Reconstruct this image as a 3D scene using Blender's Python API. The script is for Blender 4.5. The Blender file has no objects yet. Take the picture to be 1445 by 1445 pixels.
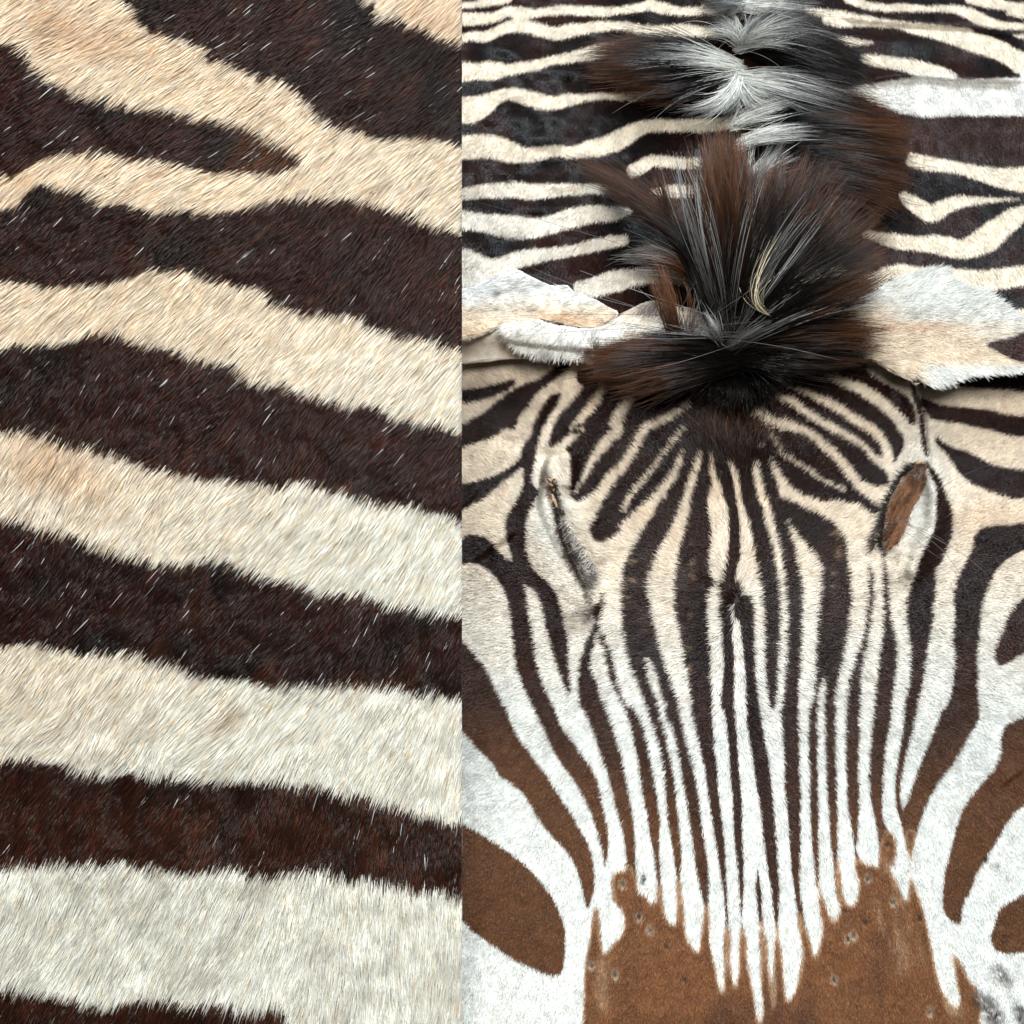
import bpy, math, random
import numpy as np

# ------------------------------------------------------------------ camera, world, lamps, exposure
SC = bpy.context.scene
COL = SC.collection
R = math.radians
rng = np.random.default_rng(7)

PITCH, FOV, CAM_H = R(58.0), R(42.0), 0.75
FPX = 722.5 / math.tan(FOV / 2)                      # focal length in photo pixels
CAM = np.array([0.0, 0.0, CAM_H])
FWD = np.array([0.0, math.cos(PITCH), -math.sin(PITCH)])
UP = np.array([0.0, math.sin(PITCH), math.cos(PITCH)])
RIGHT = np.array([1.0, 0.0, 0.0])
cd = bpy.data.cameras.new('camera'); cam = bpy.data.objects.new('camera', cd); COL.objects.link(cam)
cd.sensor_fit = 'HORIZONTAL'; cd.angle = FOV; cd.clip_start = 0.01; cd.clip_end = 100
cam.location = CAM; cam.rotation_euler = (R(90) - PITCH, 0, 0)
SC.camera = cam

W = bpy.data.worlds.new('World'); SC.world = W; W.use_nodes = True
wb = W.node_tree.nodes['Background']
wb.inputs[0].default_value = (0.80, 0.84, 0.90, 1); wb.inputs[1].default_value = 0.11

def area(name, loc, target, sx, sy, power, col):
    l = bpy.data.lights.new(name, 'AREA'); l.shape = 'RECTANGLE'; l.size = sx; l.size_y = sy
    l.energy = power; l.color = col
    o = bpy.data.objects.new(name, l); COL.objects.link(o); o.location = loc
    from mathutils import Vector
    o.rotation_euler = (Vector(target) - Vector(loc)).to_track_quat('-Z', 'Y').to_euler()
    return o
area('window_light', (0.25, 2.35, 1.75), (0.05, 0.6, 0.0), 1.5, 1.1, 118, (0.85, 0.93, 1.0))
area('fill_light', (0.0, 0.14, 1.47), (-0.05, 0.42, 0.1), 0.55, 0.55, 36, (1.0, 0.985, 0.955))  # added fill lamp to brighten the leaning panel; no such source known

SC.view_settings.view_transform = 'Standard'; SC.view_settings.look = 'None'
SC.view_settings.exposure = 0.0; SC.view_settings.gamma = 1.0
SC.cycles.max_bounces = 10; SC.cycles.diffuse_bounces = 4; SC.cycles.glossy_bounces = 6
SC.cycles.transmission_bounces = 10
SC.cycles_curves.shape = 'THICK'; SC.cycles_curves.subdivisions = 2

# ------------------------------------------------------------------ helpers
def ray(u, v):
    u = np.asarray(u, float)[..., None]; v = np.asarray(v, float)[..., None]
    return FWD + (u - 722.5) / FPX * RIGHT - (v - 722.5) / FPX * UP
def at_z(u, v, z):                                    # world point at height z over the floor
    d = ray(u, v); t = (CAM_H - np.asarray(z, float)) / (-d[..., 2])
    return CAM + d * t[..., None]
BOARD_D = 0.68
def at_board(u, v, h):                                # world point h above the leaning board
    return CAM + ray(u, v) * (BOARD_D - np.asarray(h, float))[..., None]
def scale_at(u, v, z=0.0):                            # metres per photo pixel on the floor there
    d = ray(u, v); t = (CAM_H - z) / (-d[..., 2])
    return t / FPX

def vnoise(x, y, scale, seed):                        # smooth value noise in -1..1
    r = np.random.default_rng(seed); L = r.uniform(-1, 1, (257, 257))
    x = np.asarray(x, float) / scale + 1000.37; y = np.asarray(y, float) / scale + 1000.71
    xi = np.floor(x).astype(int); yi = np.floor(y).astype(int); fx = x - xi; fy = y - yi
    fx = fx * fx * (3 - 2 * fx); fy = fy * fy * (3 - 2 * fy)
    a = L[yi % 257, xi % 257]; b = L[yi % 257, (xi + 1) % 257]
    c = L[(yi + 1) % 257, xi % 257]; d = L[(yi + 1) % 257, (xi + 1) % 257]
    return (a * (1 - fx) + b * fx) * (1 - fy) + (c * (1 - fx) + d * fx) * fy
def fbm(x, y, scale, seed, n=3):
    s = 0; a = 1.0; tot = 0
    for i in range(n):
        s = s + a * vnoise(x, y, scale / 2 ** i, seed + i); tot += a; a *= 0.5
    return s / tot
def sstep(a, b, x):
    t = np.clip((np.asarray(x, float) - a) / (b - a), 0, 1); return t * t * (3 - 2 * t)
def mix(a, b, t):
    a = np.asarray(a, float); b = np.asarray(b, float); t = np.asarray(t)[..., None]
    return a * (1 - t) + b * t

# pattern canvas: one value per photo pixel with a margin of hide that lies outside the picture
MX = 140
S = 1445 + 2 * MX
def blank(v=0.0): return np.full((S, S), v, np.float32)
def smooth_closed(p, n=4):
    p = np.asarray(p, float); out = []
    m = len(p)
    for i in range(m):
        p0, p1, p2, p3 = p[i - 1], p[i], p[(i + 1) % m], p[(i + 2) % m]
        for k in range(n):
            t = k / n
            out.append(0.5 * ((2 * p1) + (p2 - p0) * t + (2 * p0 - 5 * p1 + 4 * p2 - p3) * t * t + (3 * p1 - p0 - 3 * p2 + p3) * t ** 3))
    return np.array(out)
def smooth_open(p, n=5):
    p = np.asarray(p, float); q = np.vstack([2 * p[0] - p[1], p, 2 * p[-1] - p[-2]]); out = []
    for i in range(1, len(q) - 2):
        p0, p1, p2, p3 = q[i - 1:i + 3]
        for k in range(n):
            t = k / n
            out.append(0.5 * ((2 * p1) + (p2 - p0) * t + (2 * p0 - 5 * p1 + 4 * p2 - p3) * t * t + (3 * p1 - p0 - 3 * p2 + p3) * t ** 3))
    out.append(p[-1]); return np.array(out)
def fill(img, pts, val=1.0, smooth=True):
    p = smooth_closed(pts) if smooth else np.asarray(pts, float)
    p = p + MX
    x0, y0 = p[:, 0], p[:, 1]; x1, y1 = np.roll(x0, -1), np.roll(y0, -1)
    for row in range(max(0, int(y0.min())), min(S - 1, int(y0.max()) + 1) + 1):
        yc = row + 0.5; m = (y0 <= yc) != (y1 <= yc)
        if not m.any(): continue
        xs = np.sort(x0[m] + (yc - y0[m]) / (y1[m] - y0[m]) * (x1[m] - x0[m]))
        for a, b in zip(xs[::2], xs[1::2]):
            a = max(0, int(round(a))); b = min(S, int(round(b)))
            if b > a: img[row, a:b] = val
def band(img, left, right, val=1.0):                  # area between two edges, both listed from one end
    fill(img, np.vstack([smooth_open(left), smooth_open(right)[::-1]]), val, smooth=False)
def stroke(img, pts, w, val=1.0):
    p = np.asarray(pts, float)
    w = np.interp(np.linspace(0, 1, len(p)), np.linspace(0, 1, len(np.atleast_1d(w))), np.atleast_1d(w))
    q = smooth_open(np.column_stack([p, w]))
    c, ww = q[:, :2], np.maximum(q[:, 2], 0.5)
    t = np.gradient(c, axis=0); t /= np.linalg.norm(t, axis=1)[:, None] + 1e-9
    n = np.column_stack([-t[:, 1], t[:, 0]]) * ww[:, None] / 2
    fill(img, np.vstack([c + n, (c - n)[::-1]]), val, smooth=False)
def blur(img, r):
    r = int(r)
    for _ in range(2):
        for ax in (0, 1):
            p = np.pad(img, [(r + 1, r) if a == ax else (0, 0) for a in (0, 1)], mode='edge')
            c = np.cumsum(p, axis=ax, dtype=np.float64)
            n = img.shape[ax]
            img = ((np.take(c, range(2 * r + 1, 2 * r + 1 + n), ax) - np.take(c, range(0, n), ax)) / (2 * r + 1)).astype(np.float32)
    return img
def look(img, u, v):                                  # bilinear look-up at photo coordinates
    x = np.clip(np.asarray(u) + MX - 0.5, 0, S - 1.001); y = np.clip(np.asarray(v) + MX - 0.5, 0, S - 1.001)
    xi = x.astype(int); yi = y.astype(int); fx = x - xi; fy = y - yi
    return (img[yi, xi] * (1 - fx) + img[yi, xi + 1] * fx) * (1 - fy) + (img[yi + 1, xi] * (1 - fx) + img[yi + 1, xi + 1] * fx) * fy
def spread(img, u0, u1, v0, v1):                      # carry the pattern on past the drawn part
    a = img[v0 + MX:v1 + MX, u0 + MX:u1 + MX]
    return np.pad(a, ((v0 + MX, S - v1 - MX), (u0 + MX, S - u1 - MX)), mode='edge')

ZONES = {'A': (640, 600, .28374), 'B': (1035, 600, .28374), 'C': (640, 1000, .30804), 'D': (1035, 1000, .30804),
         'E': (640, 300, .28374), 'F': (1035, 300, .28374), 'G': (640, 0, .28374), 'H': (1035, 0, .28374), 'P': (0, 0, 1.0)}
def Z(*items):                                        # sketch coordinates -> photo coordinates
    z = None; out = []
    for it in items:
        if isinstance(it, str): z = ZONES[it]
        else: out.append((z[0] + it[0] * z[2], z[1] + it[1] * z[2]))
    return out

# ------------------------------------------------------------------ mesh and hair helpers
def link(o, parent=None):
    COL.objects.link(o)
    if parent is not None: o.parent = parent
    return o
def tag(o, label=None, cat=None, kind=None, group=None):
    if label: o['label'] = label
    if cat: o['category'] = cat
    if kind: o['kind'] = kind
    if group: o['group'] = group
    return o
def empty(name, loc=(0, 0, 0)):
    o = bpy.data.objects.new(name, None); o.location = loc; o.empty_display_size = 0.05
    return link(o)
def grid_mesh(name, us, vs, pos, colour, mats, parent, keep=None, thick=0.002):
    U, V = np.meshgrid(us, vs); P = pos(U, V); C = colour(U, V)
    nv, nu = U.shape
    idx = np.arange(nu * nv).reshape(nv, nu)
    q = np.stack([idx[:-1, :-1], idx[1:, :-1], idx[1:, 1:], idx[:-1, 1:]], -1).reshape(-1, 4)
    if keep is not None:
        cu = (U[:-1, :-1] + U[1:, 1:]) / 2; cv = (V[:-1, :-1] + V[1:, 1:]) / 2
        q = q[keep(cu, cv).reshape(-1)]
    used = np.unique(q); remap = np.full(nu * nv, -1); remap[used] = np.arange(len(used)); q = remap[q]
    P = P.reshape(-1, 3)[used]; C = C.reshape(-1, 3)[used]
    me = bpy.data.meshes.new(name)
    me.vertices.add(len(P)); me.vertices.foreach_set('co', P.astype(np.float32).ravel())
    me.loops.add(q.size); me.loops.foreach_set('vertex_index', q.astype(np.int32).ravel())
    me.polygons.add(len(q)); me.polygons.foreach_set('loop_start', np.arange(0, q.size, 4, dtype=np.int32))
    me.polygons.foreach_set('loop_total', np.full(len(q), 4, np.int32))
    me.update(calc_edges=True)
    me.polygons.foreach_set('use_smooth', np.ones(len(q), bool))
    at = me.attributes.new('hair_color', 'FLOAT_COLOR', 'POINT')
    at.data.foreach_set('color', np.column_stack([C, np.ones(len(C))]).astype(np.float32).ravel())
    for m in mats: me.materials.append(m)
    o = link(bpy.data.objects.new(name, me), parent)
    if thick:
        s = o.modifiers.new('thickness', 'SOLIDIFY'); s.thickness = thick; s.offset = -1.0
        if len(mats) > 1: s.material_offset = 1; s.material_offset_rim = 1
    return o
def hair_object(name, P, rad, colr, mat, parent):
    n, k = P.shape[:2]
    c = bpy.data.hair_curves.new(name); c.add_curves([k] * n)
    c.attributes['position'].data.foreach_set('vector', P.astype(np.float32).ravel())
    r = c.attributes.get('radius') or c.attributes.new('radius', 'FLOAT', 'POINT')
    r.data.foreach_set('value', rad.astype(np.float32).ravel())
    a = c.attributes.new('hair_color', 'FLOAT_COLOR', 'POINT')
    a.data.foreach_set('color', np.concatenate([colr, np.ones((n, k, 1))], -1).astype(np.float32).ravel())
    c.materials.append(mat)
    return link(bpy.data.objects.new(name, c), parent)

# ------------------------------------------------------------------ materials
def new_mat(name):
    m = bpy.data.materials.new(name); m.use_nodes = True
    nt = m.node_tree; nt.nodes.clear()
    out = nt.nodes.new('ShaderNodeOutputMaterial')
    return m, nt, out
def hair_material(name, rough=0.35, spec=0.5, trans=0.2):
    m, nt, out = new_mat(name)
    a = nt.nodes.new('ShaderNodeAttribute'); a.attribute_name = 'hair_color'
    b = nt.nodes.new('ShaderNodeBsdfPrincipled'); b.inputs['Roughness'].default_value = rough
    b.inputs['Specular IOR Level'].default_value = spec
    nt.links.new(a.outputs['Color'], b.inputs['Base Color'])
    t = nt.nodes.new('ShaderNodeBsdfTranslucent'); nt.links.new(a.outputs['Color'], t.inputs[0])
    mx = nt.nodes.new('ShaderNodeMixShader'); mx.inputs[0].default_value = trans
    nt.links.new(b.outputs[0], mx.inputs[1]); nt.links.new(t.outputs[0], mx.inputs[2]); nt.links.new(mx.outputs[0], out.inputs[0])
    return m
def skin_material(name, rough=0.7):
    m, nt, out = new_mat(name)
    a = nt.nodes.new('ShaderNodeAttribute'); a.attribute_name = 'hair_color'
    tc = nt.nodes.new('ShaderNodeTexCoord')
    n = nt.nodes.new('ShaderNodeTexNoise'); n.inputs['Scale'].default_value = 700; n.inputs['Detail'].default_value = 3
    nt.links.new(tc.outputs['Object'], n.inputs['Vector'])
    mp = nt.nodes.new('ShaderNodeMapRange'); mp.inputs[3].default_value = 0.6; mp.inputs[4].default_value = 1.0
    nt.links.new(n.outputs[0], mp.inputs[0])
    mu = nt.nodes.new('ShaderNodeMix'); mu.data_type = 'RGBA'; mu.blend_type = 'MULTIPLY'; mu.inputs[0].default_value = 1
    nt.links.new(a.outputs['Color'], mu.inputs[6]); nt.links.new(mp.outputs[0], mu.inputs[7])
    b = nt.nodes.new('ShaderNodeBsdfPrincipled'); b.inputs['Roughness'].default_value = rough
    b.inputs['Specular IOR Level'].default_value = 0.25
    nt.links.new(mu.outputs[2], b.inputs['Base Color'])
    bp = nt.nodes.new('ShaderNodeBump'); bp.inputs['Strength'].default_value = 0.35; bp.inputs['Distance'].default_value = 0.001
    nt.links.new(n.outputs[0], bp.inputs['Height']); nt.links.new(bp.outputs[0], b.inputs['Normal'])
    nt.links.new(b.outputs[0], out.inputs[0])
    return m
def noise_material(name, c1, c2, scale, rough=0.7, stretch=(1, 1, 1), bump=0.3):
    m, nt, out = new_mat(name)
    tc = nt.nodes.new('ShaderNodeTexCoord'); mpg = nt.nodes.new('ShaderNodeMapping'); mpg.inputs['Scale'].default_value = stretch
    nt.links.new(tc.outputs['Object'], mpg.inputs[0])
    n = nt.nodes.new('ShaderNodeTexNoise'); n.inputs['Scale'].default_value = scale; n.inputs['Detail'].default_value = 5
    nt.links.new(mpg.outputs[0], n.inputs['Vector'])
    cr = nt.nodes.new('ShaderNodeValToRGB'); cr.color_ramp.elements[0].position = 0.35; cr.color_ramp.elements[1].position = 0.65
    cr.color_ramp.elements[0].color = (*c1, 1); cr.color_ramp.elements[1].color = (*c2, 1)
    nt.links.new(n.outputs[0], cr.inputs[0])
    b = nt.nodes.new('ShaderNodeBsdfPrincipled'); b.inputs['Roughness'].default_value = rough
    nt.links.new(cr.outputs[0], b.inputs['Base Color'])
    bp = nt.nodes.new('ShaderNodeBump'); bp.inputs['Strength'].default_value = bump; bp.inputs['Distance'].default_value = 0.001
    nt.links.new(n.outputs[0], bp.inputs['Height']); nt.links.new(bp.outputs[0], b.inputs['Normal'])
    nt.links.new(b.outputs[0], out.inputs[0])
    return m
M_FUR = hair_material('short_fur', 0.27, 0.3, 0.25)
M_LONG = hair_material('long_fur', 0.35, 0.3, 0.32)
M_MANE = hair_material('mane_hair', 0.28, 0.22, 0.15)
M_SKIN = skin_material('hide_skin')
M_RAW = noise_material('raw_hide', (0.50, 0.43, 0.34), (0.62, 0.57, 0.49), 60, 0.75)
M_WOOD = noise_material('board_wood', (0.30, 0.20, 0.11), (0.42, 0.29, 0.17), 9, 0.55, (14, 1, 1))
M_FLOOR = noise_material('floor_wood', (0.22, 0.15, 0.09), (0.32, 0.22, 0.13), 4, 0.45, (1, 12, 1))

# fur pigments
DARK = np.array([0.017, 0.0065, 0.005]); BLACK = np.array([0.007, 0.0055, 0.0055])
RUST = np.array([0.12, 0.055, 0.026]); BROWN = np.array([0.172, 0.070, 0.025]); DBROWN = np.array([0.055, 0.022, 0.012])
CREAM = np.array([0.82, 0.70, 0.545]); TAN = np.array([0.62, 0.42, 0.25]); WHITE = np.array([0.84, 0.84, 0.80]); GREY = np.array([0.16, 0.14, 0.13])

# ------------------------------------------------------------------ floor
def box_mesh(name, lo, hi, mat, parent=None, bevel=0.0):
    x0, y0, z0 = lo; x1, y1, z1 = hi
    v = [(x0, y0, z0), (x1, y0, z0), (x1, y1, z0), (x0, y1, z0), (x0, y0, z1), (x1, y0, z1), (x1, y1, z1), (x0, y1, z1)]
    f = [(0, 3, 2, 1), (4, 5, 6, 7), (0, 1, 5, 4), (1, 2, 6, 5), (2, 3, 7, 6), (3, 0, 4, 7)]
    me = bpy.data.meshes.new(name); me.from_pydata(v, [], f); me.update(); me.materials.append(mat)
    o = link(bpy.data.objects.new(name, me), parent)
    if bevel:
        b = o.modifiers.new('bevel', 'BEVEL'); b.width = bevel; b.segments = 2
    return o
fl = box_mesh('floor', (-3, -2.5, -0.05), (3, 4, -0.004), M_FLOOR); tag(fl, kind='structure')

# ================================================================== LEFT: striped hide on a leaning board
LEDGE = 651.5
ldark = blank()
def lband(up, lo): band(ldark, up, lo)
lband([(150, -40), (167, 0), (183, 9), (215, 41), (256, 57), (292, 69), (311, 87), (347, 98), (365, 110), (393, 114), (425, 137), (457, 169), (489, 183), (521, 192), (539, 196), (575, 192), (612, 196), (660, 202)],
      [(480, -40), (512, 0), (534, 14), (543, 25), (571, 34), (598, 43), (626, 57), (660, 66)])
lband([(-40, 40), (0, 57), (23, 69), (41, 87), (59, 112), (91, 123), (123, 137), (151, 146), (183, 153), (215, 158), (247, 160), (283, 167), (320, 174), (356, 185), (388, 201), (424, 222)],
      [(-40, 250), (0, 249), (18, 249), (41, 237), (59, 224), (87, 218), (114, 217), (151, 218), (183, 224), (219, 228), (256, 233), (292, 242), (329, 244), (393, 242), (424, 232)])
lband([(-40, 300), (0, 297), (23, 292), (41, 269), (59, 261), (91, 265), (119, 274), (137, 288), (174, 288), (215, 299), (256, 297), (292, 299), (329, 299), (361, 290), (393, 285), (429, 284), (461, 281), (493, 283), (525, 290), (557, 297), (589, 311), (617, 320), (660, 331)],
      [(-40, 392), (0, 395), (41, 400), (82, 404), (119, 402), (155, 400), (183, 390), (215, 381), (242, 381), (274, 388), (311, 397), (338, 406), (365, 411), (388, 429), (425, 441), (457, 443), (493, 452), (521, 461), (557, 470), (594, 477), (660, 491)])
lband([(-40, 495), (0, 493), (37, 489), (87, 484), (119, 475), (146, 470), (178, 475), (206, 484), (237, 493), (269, 507), (292, 510), (333, 523), (356, 542), (388, 544), (420, 553), (457, 562), (493, 571), (530, 576), (562, 590), (598, 596), (660, 611)],
      [(-40, 604), (0, 606), (37, 608), (73, 622), (119, 631), (151, 640), (192, 651), (228, 663), (269, 670), (301, 676), (343, 681), (388, 685), (429, 685), (470, 695), (507, 704), (543, 713), (594, 717), (660, 735)])
lband([(-40, 726), (0, 733), (32, 740), (69, 749), (105, 759), (146, 772), (183, 786), (215, 795), (247, 800), (283, 795), (311, 793), (338, 804), (375, 816), (411, 825), (448, 836), (484, 841), (521, 845), (557, 854), (594, 864), (626, 868), (660, 866)],
      [(-40, 914), (0, 912), (32, 907), (69, 912), (114, 921), (155, 923), (192, 925), (219, 937), (256, 941), (283, 953), (320, 957), (365, 966), (402, 970), (457, 968), (525, 970), (571, 977), (660, 985)])
lband([(-40, 1077), (0, 1075), (27, 1071), (55, 1077), (91, 1077), (114, 1091), (151, 1098), (187, 1091), (219, 1100), (256, 1100), (283, 1105), (329, 1105), (365, 1105), (393, 1103), (416, 1114), (461, 1116), (498, 1128), (534, 1135), (571, 1146), (607, 1155), (660, 1166)],
      [(-40, 1228), (0, 1226), (37, 1219), (82, 1219), (128, 1221), (169, 1219), (215, 1226), (260, 1233), (311, 1228), (347, 1233), (393, 1237), (434, 1230), (480, 1237), (516, 1246), (557, 1253), (598, 1258), (660, 1264)])
lband([(-40, 1394), (0, 1397), (37, 1402), (69, 1404), (105, 1415), (146, 1422), (183, 1415), (219, 1413), (256, 1420), (292, 1420), (329, 1429), (361, 1431), (390, 1426), (400, 1440), (425, 1480), (440, 1580)],
      [(-41, 1600), (0, 1600), (100, 1600), (200, 1600), (300, 1600), (400, 1600), (430, 1600), (439, 1590)])
ldark = spread(ldark, 0, 652, 0, 1585 - MX)
ldark_s = blur(ldark, 3)
lbrown = blank(); stroke(lbrown, [(-20, 275), (20, 262), (50, 240)], [34, 30, 16]); stroke(lbrown, [(330, 222), (400, 224), (432, 228)], [60, 34, 4])
lbrown = blur(lbrown, 9)
ltan = blank(); stroke(ltan, [(40, 20), (90, 45), (160, 60), (230, 70)], [40, 60, 40, 14]); stroke(ltan, [(20, 640), (90, 660), (150, 700)], [60, 70, 30])
stroke(ltan, [(10, 240), (45, 262), (30, 285)], [30, 30, 20]); stroke(ltan, [(170, 1010), (165, 1040)], [14, 6]); stroke(ltan, [(310, 1030), (330, 1000)], [40, 20])
stroke(ltan, [(560, 10), (650, 30)], [40, 60])
ltan = blur(ltan, 16)

def l_height(u, v):
    k = sstep(980, 1200, v)
    w = 0.0022 * fbm(u * 1.3 + v * 0.35, v * 0.5, 110, 11, 2) + 0.0012 * fbm(u, v, 45, 15, 2)
    for p, q, dp in (((236, 1240), (190, 1400), 0.005), ((372, 1240), (305, 1425), 0.006), ((120, 1250), (70, 1390), 0.003), ((165, 975), (150, 1060), 0.004), ((330, 990), (300, 1080), 0.003), ((170, 1095), (160, 1200), 0.004), ((345, 1105), (330, 1180), 0.003)):
        t = np.clip(((u - p[0]) * (q[0] - p[0]) + (v - p[1]) * (q[1] - p[1])) / ((q[0] - p[0]) ** 2 + (q[1] - p[1]) ** 2), 0, 1)
        d = np.hypot(u - p[0] - t * (q[0] - p[0]), v - p[1] - t * (q[1] - p[1]))
        w = w - 1.7 * dp * np.sin(np.pi * np.clip(t, 0.02, 0.98)) * np.exp(-(d / 15) ** 2)
    w = w + k * 0.0040 * vnoise(u * 1.0 + v * 0.45, v * 0.22, 62, 17)
    return np.maximum(0.006 + w * (0.5 + 0.5 * k), 0.0005)
def l_angle(u, v):                                    # direction of the hair flow (degrees, pointing down to the left)
    a = 35 + 16 * sstep(150, 650, v) + 6 * sstep(200, 650, u)
    a = a + sstep(900, 1300, v) * (11 + 22 * sstep(150, 640, u))
    a = a + 9 * vnoise(u, v, 120, 21) + 6 * vnoise(u, v, 40, 22) + 4.5 * vnoise(u, v, 15, 23)
    a = a + 16 * sstep(930, 1000, v) * (1 - sstep(1060, 1110, v)) * (1 - sstep(330, 480, u)) * vnoise(u, v, 50, 24)
    return a
def l_light(u, v):
    warm = np.clip(1 - sstep(250, 950, v) * (0.45 + 0.5 * sstep(0, 500, u)) - 0.25 * sstep(300, 650, u) - 0.75 * sstep(930, 1260, v), 0, 1)
    c = mix(WHITE * np.array([0.97, 1.0, 0.99]), CREAM * np.array([1.02, 1.0, 0.99]), warm * 0.72)
    return mix(c, TAN, np.clip(look(ltan, u, v) * 0.5, 0, 1))
def l_colour(u, v, n=0.0):
    d = look(ldark_s, u, v)
    c = l_light(u, v)
    dk = mix(BLACK * np.array([1.3, 1.0, 0.9]), DARK * 1.35, sstep(-0.6, 0.2, fbm(u, v, 90, 31, 2)))
    dk = mix(dk, DBROWN, 0.35 * sstep(0.15, 0.6, fbm(u, v, 50, 33, 2)) + 0.5 * sstep(1080, 1150, v) * 0.5)
    c = mix(c, dk, sstep(0.40, 0.60, d))
    rim = np.exp(-((d - 0.5) / 0.16) ** 2)
    c = mix(c, RUST, 0.45 * rim)
    return mix(c, RUST * 0.6, np.clip(look(lbrown, u, v) * 0.8, 0, 1) * sstep(0.2, 0.9, d))

hide = empty('zebra_hide', at_board(300.0, 1500.0, np.array(0.0)))
tag(hide, 'long-haired striped hide panel filling the left side, broad dark brown bands across cream fur', 'animal hide')
off = np.array(hide.location)
us = np.append(np.arange(-130, 650, 5.0), LEDGE); vs = np.arange(-130, 1560, 5.0)
o = grid_mesh('hide_skin', us, vs, lambda U, V: at_board(U, V, l_height(U, V)) - off, l_colour, [M_SKIN, M_RAW], hide, thick=0.002)

def left_fur(N, seed, lmin, lmax, lift, rad, glint=0.0):
    r = np.random.default_rng(seed)
    u = r.uniform(-110, LEDGE + 55, N); v = r.uniform(-120, 1545, N)
    uc = np.minimum(u, LEDGE - 1)
    ang = np.radians(l_angle(uc, v) + r.normal(0, 3.8, N))
    L = r.uniform(lmin, lmax, N) * (0.85 + 0.25 * vnoise(uc, v, 25, 41))
    K = 6; t = np.linspace(0, 1, K)[None, :]
    bend = np.radians(r.normal(0, 9, N))[:, None]
    a = ang[:, None] + bend * (t - 0.3)
    du = -np.cos(a); dv = np.sin(a)
    step = L[:, None] / (K - 1)
    cu = u[:, None] + np.concatenate([np.zeros((N, 1)), np.cumsum((du * step)[:, :-1], 1)], 1)
    cv = v[:, None] + np.concatenate([np.zeros((N, 1)), np.cumsum((dv * step)[:, :-1], 1)], 1)
    top = lift * r.uniform(0.35, 1.0, N) * (1 + 0.35 * vnoise(uc, v, 18, 43))
    hh = top[:, None] * (1 - (1 - t) ** 2.2) * (1 - 0.25 * t ** 3)
    # a cut edge: what reaches past the edge of the panel is trimmed off
    ok = cu[:, -1] < LEDGE - 1.5
    cu, cv, hh, u, v = cu[ok], cv[ok], hh[ok], u[ok], v[ok]; n = len(u)
    over = cu[:, 0] > LEDGE
    s = np.zeros(n); s[over] = ((cu[over, 0] - LEDGE) / (cu[over, 0] - cu[over, -1])) * (K - 1) + 0.02
    T = s[:, None] + (K - 1 - s[:, None]) * np.linspace(0, 1, K)[None, :]
    i0 = np.minimum(T.astype(int), K - 2); f = T - i0; rows = np.arange(n)[:, None]
    g = lambda A: A[rows, i0] * (1 - f) + A[rows, i0 + 1] * f
    cu2, cv2, hh2 = np.minimum(g(cu), LEDGE), g(cv), g(hh)
    P = at_board(cu2, cv2, l_height(cu2, cv2) + hh2 - 0.0006 * (np.linspace(0, 1, K) == 0)) - off
    ru = np.minimum(cu[:, 3], LEDGE) + r.normal(0, 1.5, n); rv = cv[:, 3] + r.normal(0, 1.5, n)   # pigment bands run along the middle of the hairs
    base = l_colour(ru, rv)
    lum = base.mean(1)
    var = np.exp(r.normal(0, 0.15, n) + 0.17 * vnoise(ru, rv, 9, 45))
    base = base * var[:, None]
    warmth = r.normal(0, 0.07, n)
    base = base * np.column_stack([1 + 0 * warmth, 1 - np.abs(warmth) * 0.5, 1 - np.abs(warmth) * 1.3])
    darkhair = lum < 0.1
    gl = darkhair & (r.uniform(0, 1, n) < glint * (0.4 + 2.4 * np.clip(vnoise(ru, rv, 28, 47), 0, 1)))
    base[gl] = np.array([0.90, 0.92, 0.94]) * r.uniform(0.06, 1.0, (gl.sum(), 1))
    red = darkhair & ~gl & (r.uniform(0, 1, n) < 0.22)
    base[red] = base[red] * np.array([2.6, 1.9, 1.5])
    tan = ~darkhair & (r.uniform(0, 1, n) < 0.10 - 0.07 * sstep(900, 1250, rv))
    base[tan] = base[tan] * np.array([0.86, 0.70, 0.54])
    grad = np.linspace(0.62, 1.06, K)[None, :, None]  # roots coloured darker as painted shade in the gaps between strands
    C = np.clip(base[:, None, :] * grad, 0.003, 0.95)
    rr = (rad * r.uniform(0.75, 1.2, n) * np.where(gl, r.uniform(0.5, 1.3, n), 1.0))[:, None] * np.array([1.0, 1.05, 1.0, 0.85, 0.6, 0.18])[None, :]
    return P, rr, C
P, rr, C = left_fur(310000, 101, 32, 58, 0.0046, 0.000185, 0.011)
f = hair_object('fur', P, rr, C, M_LONG, o); tag(f, kind='stuff')

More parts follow.
